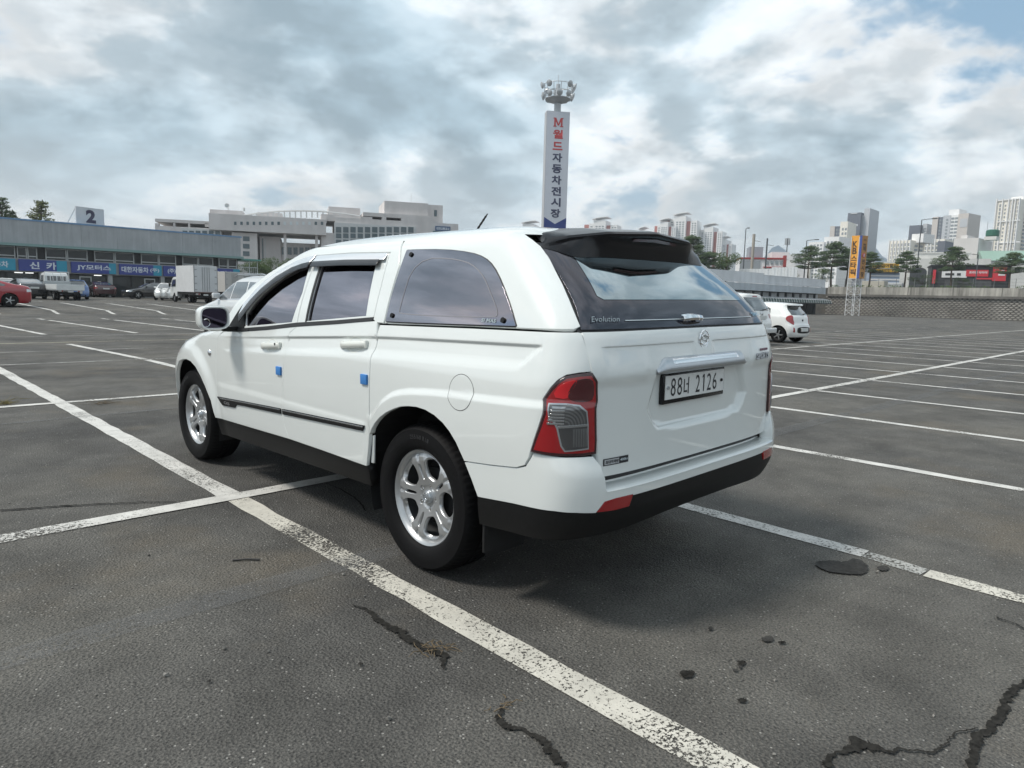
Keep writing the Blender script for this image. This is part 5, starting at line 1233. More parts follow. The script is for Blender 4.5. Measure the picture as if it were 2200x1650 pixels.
for (a, b_) in cols:
    h = (a+b_)/2
    for p, q in ((a, h-.05), (h+.05, b_)):
        w = sbx('window', p, q, YB+.35, YB+.42, 3.95, 4.72, SHG)
        sbx('pane_frame', p, q, YB+.28, YB+.36, 3.86, 3.95, FRM, w); sbx('pane_frame', p, q, YB+.28, YB+.36, 4.64, 4.72, FRM, w); sbx('pane_frame', p-.03, p+.05, YB+.26, YB+.36, 3.70, 4.74, FRM, w); sbx('pane_frame', q-.05, q+.03, YB+.26, YB+.36, 3.70, 4.74, FRM, w)
        sbx('vent_pane', p+.1, q-.1, YB+.32, YB+.38, 3.70, 3.86, SHG, w)
sbx('sill_band', XL, XR-.2, YB-.02, YB+.5, 3.52, 3.70, GREYW); sbx('sign_band', XL, XR-.2, YB+.05, YB+.5, 2.5, 3.52, GREYW)
for i, x in enumerate([-12, -6, .2, 6.0, 10.6, 16.1, 20.8, 25.0, 28.2]): sbx('column', x-.18, x+.18, YB+.02, YB+.55, .42, 2.5, GREYW)
rnd = random.Random(3)
for x in range(-14, 28, 2): sbx('shop_front_pane', x+.08, x+1.9, YB+.50, YB+.56, .5, 2.4, SHG if rnd.random() < .7 else INT)
for x in (8.6, 9.4, 11.0, 14.8): sbx('strip_lamp', x, x+.6, YB+.2, YB+.35, 2.40, 2.47, mat('strip_lamp_glow', (.9, .9, .9), .5, emit=((1, 1, .97), 1.2)))
for x in (13.6, 19.2, 22.8, 24.2): o = sbx('shop_door', x, x+1., YB+.40, YB+.48, .45, 2.3, FRM); sbx('door_pane', x+.1, x+.9, YB+.36, YB+.42, .6, 2.2, SHG, o)
# balcony at the right end
sbx('balcony_floor', XR, XR+1.9, YB-.2, YB+3, 2.9, 3.05, FRM); sbx('balcony_roof', XR-.1, XR+2.1, YB-.6, YB+3, 4.60, 4.78, mat('green_canopy', (.10, .28, .24), .5))
for i in range(9): sbx('baluster', XR+.1+i*.22, XR+.14+i*.22, YB-.18, YB-.14, 3.05, 3.85, FRM)
sbx('balcony_rail', XR, XR+1.9, YB-.2, YB-.12, 3.85, 3.92, FRM)
for x in (XR+.95, XR+1.85): sbx('balcony_post', x-.04, x+.04, YB-.2, YB-.12, .42, 4.6, FRM)
# shop signs
NAVY = mat('sign_navy', (.045, .065, .27), .5); TEAL = mat('sign_teal', (.03, .30, .44), .5); SWH = mat('sign_white', (.66, .70, .76), .5)
def shop_sign(x0, x1, tf, words, label, z0=2.60, z1=3.62):
    t = thing('shop_sign', label, 'sign', ((x0+x1)/2, YB, z0)); cx, y = (x0+x1)/2, YB
    MB().box(x0-cx, x1-cx, -.14, .03, 0, z1-z0).build('board', NAVY, t)
    xt = x0+(x1-x0)*tf; MB().box(xt-cx, x1-cx-.005, -.146, -.02, .008, z1-z0-.008).build('colour_field', TEAL, t)
    for body, a, b_, hh in words:
        lettering('lettering', body, (b_-a)*(x1-x0), hh, frame((x0+(a+b_)/2*(x1-x0)-cx, -.155, (z1-z0)/2), (1, 0, 0), (0, 0, 1)), SWH, t, bold=.03)
shop_sign(4.9, 8.66, .55, [('자동차', .45, .86, .55)], 'teal and navy shop sign cut by the left edge of the picture')
shop_sign(8.87, 12.54, .78, [('신', .22, .42, .62), ('카', .56, .77, .66)], 'navy sign with two large letters above the flatbed truck')
shop_sign(12.87, 16.58, .84, [('JY모터스', .12, .88, .56)], 'navy and teal sign that begins with the letters JY')
shop_sign(16.86, 20.68, .80, [('대한자동차', .05, .68, .56), ('(주)', .72, .94, .40)], 'navy sign with five large letters and a bracketed one, right of the JY sign')
shop_sign(20.85, 24.75, .85, [('(주)', .10, .30, .5)], 'navy sign half hidden behind the white box truck')
shop_sign(24.95, 28.6, .80, [('모터스', .22, .82, .52)], 'navy and teal sign at the right end of the showroom')
sn = thing('number_board', 'grey board with a dark figure 2 on the showroom roof', 'sign', tuple(onY(195, 485, YB+1.0).xy)+(7.12,), .30)
MB().box(-1.32, 1.32, 0, .15, .0, 1.62).build('board', mat('board_grey', (.58, .59, .60), .6, var=(1, .08)), sn)
lettering('figure', '2', .92, 1.22, frame((.05, -.012, .82), (1, 0, 0), (0, 0, 1)), mat('figure_ink', (.055, .05, .085), .6), sn, bold=.05)
MB().tube([(-1.3, .1, .0), (-1.5, 1.2, 0), (-1.3, .15, 1.4)], .04, 5).build('brace', FRM, sn)

# ================================================================ trees
LEAVES = {}
def leafmat(name, a, b):
    if name in LEAVES: return LEAVES[name]
    mt = bpy.data.materials.new(name); mt.use_nodes = True; t = mt.node_tree; L = t.links.new; p = t.nodes['Principled BSDF']; p.inputs['Roughness'].default_value = .6; p.inputs['Specular IOR Level'].default_value = .25
    tc = NN(t, 'ShaderNodeTexCoord'); n = NN(t, 'ShaderNodeTexNoise', inp={'Scale': 1.3, 'Detail': 4}); L(tc.outputs['Object'], n.inputs[0])
    r = NN(t, 'ShaderNodeValToRGB'); r.color_ramp.elements[0].position = .35; r.color_ramp.elements[0].color = (*a, 1); r.color_ramp.elements[1].position = .65; r.color_ramp.elements[1].color = (*b, 1)
    L(n.outputs['Fac'], r.inputs[0]); L(r.outputs[0], p.inputs['Base Color'])
    tr = NN(t, 'ShaderNodeBsdfTranslucent'); L(r.outputs[0], tr.inputs[0]); ms = NN(t, 'ShaderNodeMixShader'); ms.inputs[0].default_value = .25
    L(p.outputs[0], ms.inputs[1]); L(tr.outputs[0], ms.inputs[2]); L(ms.outputs[0], t.nodes['Material Output'].inputs[0])
    LEAVES[name] = mt; return mt
BARK = mat('bark', (.075, .055, .042), .85, var=(3, .3)); PINE = leafmat('pine_needles', (.040, .068, .036), (.095, .140, .060)); BROAD = leafmat('broad_leaves', (.035, .070, .018), (.085, .130, .035)); OLIVE = leafmat('olive_leaves', (.07, .09, .03), (.14, .16, .055))
def pads(mb, c, rx, ry, rz, n, s, rnd):
    """leaf-sized faces through a flattened clump"""
    for _ in range(n):
        while True:
            v = Vector((rnd.uniform(-1, 1), rnd.uniform(-1, 1), rnd.uniform(-1, 1)))
            if v.length < 1: break
        v = v*(v.length**-.35 if v.length > .05 else 1)
        p = Vector((c[0]+v.x*rx, c[1]+v.y*ry, c[2]+v.z*rz)); d = Vector((rnd.gauss(0, 1), rnd.gauss(0, 1), rnd.gauss(0, .7)+.35)).normalized(); e = d.orthogonal().normalized(); f = d.cross(e); l = s*rnd.uniform(.6, 1.3); w = l*rnd.uniform(.35, .6)
        mb.add([p-e*w*.5, p+d*l*.5, p+e*w*.5, p-d*l*.4], [(0, 1, 2, 3)])
def tree(base, H, spread, label, style='pine', lm=PINE, group=None, seed=0, lean=0., name=None, n=1):
    rnd = random.Random(seed*17+3); t = thing(name or ('pine_tree' if style == 'pine' else 'leafy_tree'), label, 'tree', tuple(base), 0, group)
    tk = MB(); top = Vector((lean*H, rnd.uniform(-.05, .05)*H, H*.96)); bend = Vector((rnd.uniform(-.07, .07)*H, rnd.uniform(-.05, .05)*H, 0))
    tp = [Vector((0, 0, -.1)).lerp(top, k/6)+bend*math.sin(PI*k/6) for k in range(7)]
    r0 = H*.022+.03; tk.tube(tp, [r0*(1-.8*k/6) for k in range(7)], 7)
    cr = MB()
    def tr_at(f): k = min(5, int(f*6)); return tp[k].lerp(tp[k+1], f*6-k)
    if style == 'pine':
        lv = [(.50, .8), (.60, 1.), (.70, .85), (.80, .68), (.89, .45), (.97, .25)]
        for f, q in lv:
            p = tr_at(f); m_ = 4 if q > .5 else 3; a0 = rnd.uniform(0, 6)
            for k in range(m_):
                a = a0+2*PI*k/m_+rnd.uniform(-.4, .4); l = spread*q*rnd.uniform(.55, 1.05); e = p+Vector((math.cos(a)*l, math.sin(a)*l, l*rnd.uniform(.0, .22)))
                tk.tube([p, p.lerp(e, .5)+Vector((0, 0, -.03*l)), e], [r0*.35, r0*.25, r0*.1], 5)
                for g_ in (.55, .85, 1.05): c = p.lerp(e, g_); pads(cr, (c.x, c.y, c.z+.08*H*.3), spread*.25, spread*.25, H*.040, int(95*n), H*.034, rnd)
        pads(cr, (top.x, top.y, H*.98), spread*.24, spread*.24, H*.055, int(130*n), H*.034, rnd)
    elif style == 'spire':
        for k in range(16):
            f = .25+.75*k/16; p = tr_at(min(.999, f)); l = spread*(1.05-f)*1.3
            for j in range(5):
                a = rnd.uniform(0, 2*PI); e = p+Vector((math.cos(a)*l, math.sin(a)*l, l*.55)); tk.tube([p, e], [r0*.3, r0*.08], 4)
                for g_ in (.4, .7, 1.): c = p.lerp(e, g_); pads(cr, c, .13*spread+.1, .13*spread+.1, H*.016, int(11*n), H*.026, rnd)
    else:
        for k in range(16):
            a = rnd.uniform(0, 2*PI); f = rnd.uniform(.35, .95); p = tr_at(f); q = math.sin(PI*min(1, max(.15, (f-.25)/.75)))*.8+.25; l = spread*q*rnd.uniform(.3, .95)
            e = p+Vector((math.cos(a)*l, math.sin(a)*l, l*.35)); tk.tube([p, e], [r0*.35, r0*.1], 5)
            pads(cr, e, spread*.32, spread*.32, H*.12, int(240*n), H*.038, rnd)
    obj('trunk', tk.mesh('trunk', True), BARK, t); obj('crown', cr.mesh('crown'), lm, t)
    return t
for i, (px, D, H, sp, lab) in enumerate([(12, 96, 13.6, 3.6, 'tree behind the showroom roof at the left edge of the picture'), (38, 98, 11.9, 2.2, 'small tree tip just right of the tree at the left edge'), (104, 96, 13.2, 3.6, 'feathery tree behind the showroom roof left of the figure 2 board')]):
    p = at(px, 620, D); tree((p.x, p.y, .4), H, sp, lab, 'spire', OLIVE if i == 2 else PINE, 'trees behind the showroom', i+1, n=1.3)
for i, (px, D, H, sp, lm) in enumerate([(545, 90, 4.6, 2.2, BROAD), (585, 94, 5.2, 2.6, BROAD), (622, 98, 5.4, 2.4, PINE), (655, 104, 6.2, 2.4, BROAD), ]):
    p = at(px, 620, D); tree((p.x, p.y, .4), H, sp, ['bright green bush at the end of the showroom', 'second green tree right of the showroom balcony', 'dark green tree above the silver SUV', 'green tree just left of the pickup windscreen', 'green tree hidden by the pickup roof'][i], 'broad', lm, 'trees between showroom and offices', 20+i, name='leafy_tree', n=1.4)

# ================================================================ far buildings, each in its own upright frame
class Far:
    """frame at a distance: x to the right of the line of sight, y away, z up"""
    def __init__(s, px, D, rot=0.):
        s.D = D; p = at(px, 650, D); s.o = Vector((p.x, p.y, 0)); d = (p-CAMP); d.z = 0; d.normalize(); s.a = math.atan2(-d.x, d.y)+rot; s.rot = rot
        s.R = Vector((math.cos(s.a), math.sin(s.a), 0)); s.B = Vector((-math.sin(s.a), math.cos(s.a), 0))
    def xz(s, px, py):
        """where the ray of a pixel meets the front plane y=0"""
        d = CF+(px-1100)/FPX*CR-(py-825)/FPX*CU; t = (s.o-CAMP).dot(s.B)/d.dot(s.B); p = CAMP+d*t
        return (p-s.o).dot(s.R), p.z
    def root(s, name, label, cat='building', group=None): return thing(name, label, cat, tuple(s.o), s.a, group)
    def box(s, name, px0, px1, py0, py1, y0, y1, mt, par, z0=None):
        (a, zt), (b, _) = s.xz(px0, py0), s.xz(px1, py0); zb = s.xz((px0+px1)/2, py1)[1] if z0 is None else z0
        zt = s.xz((px0+px1)/2, py0)[1]
        return MB().box(a, b, y0, y1, zb, zt).build(name, mt, par)
STN = mat('office_stone', (.62, .59, .58), .75, var=(.25, .07), streak=((.6, .6, .12), .12)); OGL = mat('office_glass', (.05, .085, .10), .08, spec=.8); OFR = mat('office_frame', (.55, .56, .56), .6); STD = mat('office_stone_dark', (.16, .16, .16), .8)
F = Far(650, 150); ob = F.root('office_building', 'wide grey stone office building with a bridge storey, behind the showroom')
F.box('left_wing', 333, 470, 488, 640, 0, 14, STN, ob); F.box('top_beam', 333, 470, 473, 479.5, 0, 14, STN, ob)
for a, b_ in ((333, 341), (372, 376), (404, 408), (440, 470)): F.box('top_post', a, b_, 479.5, 488, 0, 1.2, STN, ob)
F.box('roof_tower', 448, 520, 449, 474, 2, 14, STN, ob); F.box('roof_tower', 548, 604, 448, 470, 8, 16, STN, ob); F.box('roof_tower', 707, 777, 441, 468, 4, 14, STN, ob)
F.box('bridge_storey', 450, 700, 466, 500, -1.2, 14, STN, ob)
for i in range(15):
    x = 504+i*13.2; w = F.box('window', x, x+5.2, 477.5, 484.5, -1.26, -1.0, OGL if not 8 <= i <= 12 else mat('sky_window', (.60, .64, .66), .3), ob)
F.box('core_tower', 498, 552, 500, 640, 0, 14, STN, ob); F.box('core_tower', 556, 602, 506, 640, 3, 14, STN, ob); F.box('right_core', 690, 722, 500, 640, 0, 14, STN, ob)
for px in (612, 680): F.box('bridge_column', px-3, px+3, 500, 560, 0, 1.2, STN, ob)
F.box('low_link', 600, 700, 520, 640, 4, 14, STN, ob)
for i in range(7): F.box('window', 604+i*13, 613+i*13, 529, 545, 3.9, 4.1, OGL, ob)
for i, x in enumerate((561, 566)): F.box('stair_window', x, x+3, 510, 560, 2.9, 3.1, OGL if i == 0 else OFR, ob)
for y in (508, 524, 540): F.box('window', 522, 536, y, y+10, -.06, .1, OGL, ob)
F.box('right_wing', 720, 985, 474, 640, 0, 16, STN, ob); F.box('right_parapet', 780, 925, 460, 468, 0, 14, STN, ob); F.box('right_parapet', 690, 790, 462, 476, .5, 14, STN, ob)
for a, b_ in ((690, 702), (775, 800), (820, 830), (862, 930)): F.box('parapet_post', a, b_, 466, 478, -.01, 14, STN, ob)
F.box('high_tower', 827, 922, 433, 462, 1, 13, STN, ob); F.box('high_tower_return', 922, 957, 437, 476, 3, 13, STN, ob)
F.box('tower_window', 938, 944, 448, 462, 2.9, 3.1, OGL, ob)
fr = F.box('window_wall', 718, 894, 483, 600, -.35, .1, OFR, ob)
for i in range(11):
    for y0, y1 in ((488, 500), (502, 512), (515, 527)): F.box('window', 721.5+i*15.5, 733+i*15.5, y0, y1, -.42, -.2, OGL, ob)
wl = F.box('window_wall', 390, 476, 492, 640, -.3, .1, OFR, ob)
for i in range(6): F.box('window', 393+i*14, 403+i*14, 496, 506, -.38, -.2, OGL, ob)
for i in range(22):
    t = -1+2*i/21; F.box('roof_truss', 513+i*12, 516+i*12, 452+12*t*t, 466, 1.5, 1.8, OFR, ob)
tr_ = MB(); pts = []
for i in range(23):
    t = -1+2*i/22; a, z = F.xz(511+i*12, 451+12*t*t); pts.append((a, 1.6, z))
tr_.tube(pts, .18, 5).build('roof_arch', OFR, ob)
F.box('corner_glass', 930, 966, 497, 520, -.2, .2, mat('teal_glass', (.06, .14, .17), .1, spec=.8), ob)
sb2 = F.box('name_board', 935, 967, 486.5, 497, -.4, .0, mat('name_blue', (.05, .10, .20), .5), ob)
a, z = F.xz(951, 491.8); lettering('lettering', '대전교통공사', 3.0, .62, frame((a, -.42, z), (1, 0, 0), (0, 0, 1)), SWH, ob, bold=.03)
dm = MB(); a, z = F.xz(486, 448)
dm.tube([(a, 4, z), (a, 4, z+.7)], .08, 5).lathe([(.01, .0), (.3, .08), (.5, .25)], 12, frame((a-.2, 3.6, z+.9), (1, .2, 0), (0, .3, 1))).build('dish_aerial', FRM, ob)
a, z = F.xz(521, 449); MB().tube([(a, 4, z), (a, 4, z+.7)], .22, 8).build('roof_vent', FRM, ob)
a, z = F.xz(889, 433); MB().tube([(a, 4, z), (a, 4, z+2.4)], .035, 5).build('roof_mast', FRM, ob)

# ---- floodlight pylon with the vertical market sign
F = Far(1186, 70, .22); py_ = F.root('pylon_sign', 'tall white pylon sign with red and navy lettering under a ring of floodlights', 'sign')
STEEL = mat('pylon_steel', (.46, .48, .50), .5, metal=.3); SGW = mat('sign_panel', (.62, .64, .70), .5, var=(.3, .04)); SGE = mat('sign_edge', (.45, .46, .48), .5)
zt, zb = F.xz(1193, 239)[1], F.xz(1186, 491)[1]; hw = 1.17
MB().tube([(0, .45, 0), (0, .45, F.xz(1190, 207)[1])], [.40, .34], 16).build('pole', STEEL, py_, True)
MB().box(-hw, hw, -.05, .95, zb, zt).build('sign_box', SGE, py_); MB().box(-hw+.05, hw-.01, -.075, -.04, zb+.02, zt-.03).build('sign_panel', SGW, py_)
hb_ = 1.05; cb_ = [(-hw+.05, zb+hb_+.05), (0, zb+.45), (hw-.01, zb+hb_+.05), (hw-.01, zb+.02), (-hw+.05, zb+.02)]
mb = MB()
for tri in ((0, 1, 4), (4, 1, 3), (3, 1, 2)): mb.add([(cb_[k][0], -.082, cb_[k][1]) for k in tri], [(0, 1, 2)])
mb.build('navy_chevron', mat('chevron_navy', (.035, .06, .22), .5), py_)
SRED = mat('letter_red', (.52, .07, .075), .5); SNV = mat('letter_navy', (.055, .06, .115), .5)
Ht = zt-zb
mz = zt-Ht*.093
mm = MB()
for x0, x1, za, zb2 in ((-.42, -.26, -.40, .40), (.26, .42, -.40, .40), (-.50, -.18, -.43, -.34), (.18, .50, -.43, -.34), (-.50, -.26, .34, .43), (.26, .50, .34, .43)): mm.box(.02+x0, .02+x1, -.095, -.08, mz+za, mz+zb2)
for sg in (-1, 1): mm.add([(.02+sg*.44, -.096, mz+.43), (.02+sg*.22, -.096, mz+.43), (.02-sg*.06, -.096, mz-.30), (.02+sg*.06, -.096, mz-.30)], [(0, 1, 2, 3)])
mm.build('lettering', SRED, py_)
for i, ch in enumerate('M월드자동차전시장'):
    if i == 0: continue
    zz = zt-Ht*(.093+.0995*i) if i < 3 else zt-Ht*(.390+.0955*(i-3)); lettering('lettering', ch, 1.0 if i else .98, .86 if ch != '드' else .78, frame((.02, -.09, zz), (1, 0, 0), (0, 0, 1)), SRED if i < 3 else SNV, py_, bold=.035 if i else .008)
z0 = F.xz(1190, 213)[1]; z1 = F.xz(1192, 180)[1]; LGT = mat('floodlight_glass', (.50, .52, .54), .25, metal=.3)
MB().lathe([(.40, z0-.25), (1.0, z0-.05), (1.25, z0+.1), (1.25, z0+.16), (.3, z0+.16)], 28, Matrix.Translation((0, .45, 0))).build('platform', STEEL, py_)
for zz, r in ((z0+.75, 1.40), (z1, 1.45)): MB().tube([(r*math.cos(a), .45+r*math.sin(a), zz) for a in [2*PI*k/36 for k in range(37)]], .035, 5).build('ring_rail', STEEL, py_)
for k in range(12):
    a = 2*PI*k/12; MB().tube([(1.2*math.cos(a), .45+1.2*math.sin(a), z0), (1.45*math.cos(a), .45+1.45*math.sin(a), z1)], .03, 5).build('ring_post', STEEL, py_)
for k in range(10):
    a = 2*PI*k/10+.2
    for zz, r, s_ in ((z0+.45, 1.35, .30), (z1-.12, 1.5, .32)):
        if (k+int(zz*10)) % 3 == 0 and zz > z0+.6: continue
        c = Vector((r*math.cos(a), .45+r*math.sin(a), zz)); d = Vector((math.cos(a), math.sin(a), -.35)).normalized()
        MB().lathe([(.01, -.34), (.14, -.30), (s_*.85, -.05), (s_, 0), (s_*.9, .02), (.01, .03)], 14, frame(c+d*.25, d.orthogonal(), d.cross(d.orthogonal()))).build('floodlight', LGT, py_, True)
MB().tube([(0, .45, z0), (0, .45, z1+.1)], .22, 10).build('mast_head', STEEL, py_); MB().tube([(0, .45, z1), (0, .45, z1+1.0)], .025, 5).build('lightning_rod', STEEL, py_)

# ---- distant apartment towers
AW = mat('apartment_white', (.80, .80, .80), .7, var=(.05, .05)); AR = mat('apartment_red', (.44, .17, .15), .7); AG = mat('apartment_grey', (.48, .50, .53), .7); AD = mat('apartment_slate', (.13, .145, .18), .7); AB = mat('apartment_beige', (.56, .52, .49), .7); AC = mat('apartment_cream', (.82, .78, .70), .7); AWIN = mat('apartment_window', (.26, .29, .31), .15, spec=.7)
def win_grid(F, par, px0, px1, py0, py1, nx, ny, y=-.08, fx=.6, fy=.55, mt=AWIN):
    (a, zt), (b, _) = F.xz(px0, py0), F.xz(px1, py0); zb = F.xz(px0, py1)[1]; mb = MB()
    for i in range(nx):
        for j in range(ny):
            x0 = a+(b-a)*(i+.5-fx/2)/nx; z1 = zt+(zb-zt)*(j+.5-fy/2)/ny; mb.box(x0, x0+(b-a)*fx/nx, y, y+.3, z1+(zb-zt)*fy/ny, z1)
    o = mb.build('window_grid', mt, par); o['kind'] = 'stuff'
def side_grid(F, par, px, y0, y1, py0, py1, ny, nz, sgn):
    """windows on the side wall of a block, sgn -1 left wall, +1 right wall"""
    a, zt = F.xz(px, py0); zb = F.xz(px, py1)[1]; mb = MB()
    for i in range(ny):
        for j in range(nz):
            yy = y0+(y1-y0)*(i+.25)/ny; zz = zt+(zb-zt)*(j+.25)/nz; mb.box(a-(.25 if sgn < 0 else -.0), a+(.0 if sgn < 0 else .25), yy, yy+(y1-y0)*.5/ny, zz+(zb-zt)*.5/nz, zz)
    o = mb.build('side_window_grid', AWIN, par); o['kind'] = 'stuff'
def curved_tower(px0, px1, py, label, seed):
    F = Far((px0+px1)/2, 520, -.25); t = F.root('apartment_tower', label, 'building', 'white apartment towers with curved roofs'); w = px1-px0
    F.box('block', px0, px0+w*.22, py+11, 640, 2, 16, AR, t); F.box('block', px0+w*.16, px0+w*.40, py+9, 640, 0, 14, AW, t); F.box('block', px0+w*.32, px0+w*.68, py+3, 640, -2, 14, AW, t); F.box('block', px0+w*.66, px0+w*.84, py+13, 640, 1, 15, AR, t); F.box('block', px0+w*.80, px1, py+12, 640, 0, 14, AW, t)
    win_grid(F, t, px0+w*.18, px0+w*.40, py+14, 600, 2, 26); win_grid(F, t, px0+w*.36, px0+w*.64, py+14, 600, 3, 26, y=-2.1); win_grid(F, t, px0+w*.82, px1-1, py+16, 600, 2, 26)
    vs = []; fs = []; (a, z), (b, _) = F.xz(px0+w*.28, py+2), F.xz(px0+w*.74, py+2)
    for i in range(9):
        q = i/8; zz = z+.1+1.6*(1-(1-q)**2)
        for y in (-3, 10):
            for dz in (0, .5): vs.append((a+(b-a)*q, y, zz+dz))
    for i in range(8):
        k = 4*i; fs += [(k, k+4, k+6, k+2), (k+1, k+3, k+7, k+5), (k, k+1, k+5, k+4), (k+2, k+6, k+7, k+3)]
    MB().add(vs, fs+[(0, 2, 3, 1), (32, 33, 35, 34)]).build('curved_roof', AW, t)
for i, (a, b_, y, lab) in enumerate([(1103, 1170, 479, 'white apartment tower with curved roof, just left of the pylon sign'), (1254, 1326, 471, 'white and red apartment tower above the front of the spoiler'), (1365, 1395, 492, 'apartment tower whose roof just clears the spoiler'), (1405, 1452, 474, 'left block of the tallest curved roof apartment pair'), (1428, 1498, 462, 'tallest white and red apartment tower with curved roof'), (1496, 1552, 485, 'white apartment tower behind the pine trees right of the tallest one'), (1540, 1572, 512, 'low white apartment tower at the right end of the curved roof group')]): curved_tower(a, b_, y, lab, i)
# slate and white group behind the orange sign
F = Far(1845, 420, -.3); t = F.root('slate_apartment', 'slate grey apartment tower rising behind the orange sign', group='apartment towers at the right')
F.box('block', 1822, 1850, 457, 640, 0, 20, AD, t); F.box('core', 1849, 1853, 462, 640, 3, 18, AG, t); F.box('stair_tower', 1853, 1865, 446, 640, 4, 22, AG, t); F.box('roof_frame', 1828, 1842, 457.5, 460, -.3, 0, AG, t)
a, z = F.xz(1834, 484); MB().box(a-2.5, a+2.5, -.15, 0, z-.6, z+.6).build('tower_mark', AG, t); win_grid(F, t, 1850, 1853, 465, 600, 1, 26, y=2.9)
F = Far(1800, 400, -.3); t = F.root('beige_apartment', 'beige and slate apartment tower left of the slate one', group='apartment towers at the right')
F.box('block', 1784, 1794, 486, 640, 0, 16, AB, t); F.box('block', 1794, 1807, 486, 640, .5, 16, AD, t); F.box('block', 1806, 1822, 476, 640, 0, 16, AC, t); win_grid(F, t, 1795, 1806, 490, 600, 2, 14, y=.42); win_grid(F, t, 1808, 1821, 488, 600, 2, 12)
F = Far(1762, 360, -.4); t = F.root('white_apartment', 'white apartment block with balconies left of the beige one', group='apartment towers at the right')
F.box('block', 1738, 1770, 520, 640, 0, 18, AW, t); F.box('block', 1768, 1800, 508, 640, 2, 16, AW, t); win_grid(F, t, 1740, 1768, 524, 600, 4, 10); win_grid(F, t, 1772, 1796, 516, 600, 3, 10, y=1.9); F.box('block', 1730, 1745, 545, 640, -2, 10, AC, t)
F = Far(1935, 330, -.5); t = F.root('cream_apartment', 'low cream apartment block with tall white window frames, right of the orange sign', group='apartment towers at the right')
F.box('block', 1912, 1958, 517, 640, 0, 12, AC, t); win_grid(F, t, 1914, 1957, 523, 600, 6, 9, fx=.62, fy=.7)
for i in range(7): F.box('pier', 1911.5+i*7.5, 1913+i*7.5, 515, 640, -.6, 0, AW, t)
F.box('roof_house', 1950, 1975, 501, 520, 4, 14, AW, t); side_grid(F, t, 1958, 2, 11, 523, 600, 2, 9, 1)
F = Far(1975, 400, -.3); t = F.root('slate_topped_apartment', 'apartment tower with a slate grey top behind the cream block', group='apartment towers at the right'); F.box('block', 1954, 1980, 484, 640, 0, 16, AD, t); F.box('block', 1980, 1990, 480, 640, 2, 16, AG, t); win_grid(F, t, 1981, 1990, 488, 600, 1, 20, y=1.9)
F = Far(2050, 380, -.4); t = F.root('stepped_apartment', 'tall stepped white and grey apartment tower with balconies at the right', group='apartment towers at the right')
F.box('block', 2004, 2016, 466, 640, 0, 16, AB, t); F.box('block', 2016, 2030, 466, 640, .6, 16, AD, t); F.box('block', 2028, 2044, 463, 640, -.5, 16, AG, t); F.box('block', 2042, 2062, 462, 640, -.2, 16, AW, t); F.box('block', 2061, 2083, 459, 640, -.8, 14, AB, t); F.box('roof_house', 2034, 2056, 449, 466, 3, 12, AW, t)
win_grid(F, t, 2017, 2029, 470, 600, 2, 18, y=.52); win_grid(F, t, 2033, 2040, 469, 600, 1, 18, y=-.6); win_grid(F, t, 2044, 2060, 466, 600, 2, 18, y=-.35, fx=.8); a, z = F.xz(2072, 480); MB().box(a-1.8, a+1.8, -.95, -.8, z-2, z+2.5).build('tower_mark', AG, t)
F = Far(2010, 340, -.3); t = F.root('framed_apartment', 'mid rise apartment block with white window frames in front of the stepped tower', group='apartment towers at the right'); F.box('block', 1985, 2030, 514, 640, 0, 14, AC, t); win_grid(F, t, 1987, 2018, 520, 600, 4, 9, fx=.65, fy=.7); F.box('return_wall', 2016, 2032, 518, 640, -.6, 14, AD, t)
for i in range(5): F.box('pier', 1985+i*8, 1987+i*8, 513, 640, -.5, 0, AW, t)
F = Far(2180, 300, -.45); t = F.root('tall_cream_apartment', 'tall cream apartment tower with white piers at the right edge of the picture', group='apartment towers at the right')
F.box('block', 2144, 2194, 430, 640, 0, 16, AC, t); win_grid(F, t, 2147, 2157, 438, 600, 2, 20, fx=.7, fy=.75); win_grid(F, t, 2158, 2170, 438, 600, 2, 20, fx=.5, fy=.5); win_grid(F, t, 2172, 2193, 434, 600, 3, 20, fx=.66, fy=.75)
for x in (2144, 2157, 2170, 2178, 2184, 2193): F.box('pier', x-.9, x+.9, 427, 640, -.9, 0, AW, t)
for y in (474, 520, 428): F.box('band', 2144, 2193, y, y+2, -.5, 0, AW, t)
F.box('roof_house', 2165, 2192, 421, 432, 3, 14, AW, t); side_grid(F, t, 2194, 2, 14, 440, 600, 2, 20, 1)

# ================================================================ retaining wall, upper road and overpass at the right
WA, WB = at(1775, 650, 112), at(2330, 650, 89); WB = WB+(WB-WA).normalized()*50; WA.z = WB.z = 0; wd_ = (WB-WA); wl_ = wd_.length; wang = math.atan2(wd_.y, wd_.x)
rw = thing('retaining_wall', 'stained concrete retaining wall of patterned blocks along the far right of the lot', 'wall', tuple(WA), wang)
CW = mat('stained_concrete', (.38, .365, .33), .85, var=(.4, .22), streak=((1.6, 1.6, .10), .65)); CD = mat('dark_concrete', (.15, .143, .132), .9, var=(.5, .2), streak=((.8, .8, .2), .35))
MB().box(0, wl_, .45, 1.0, -.05, 3.0).build('backing_wall', CD, rw); MB().box(0, wl_, .1, .9, 2.95, 3.30).build('ledge', CD, rw); MB().box(0, wl_, .25, .8, 3.30, 4.45).build('parapet', CW, rw)
bl = MB(); rnd = random.Random(2); bw, bh = .62, .27; nrow = 11
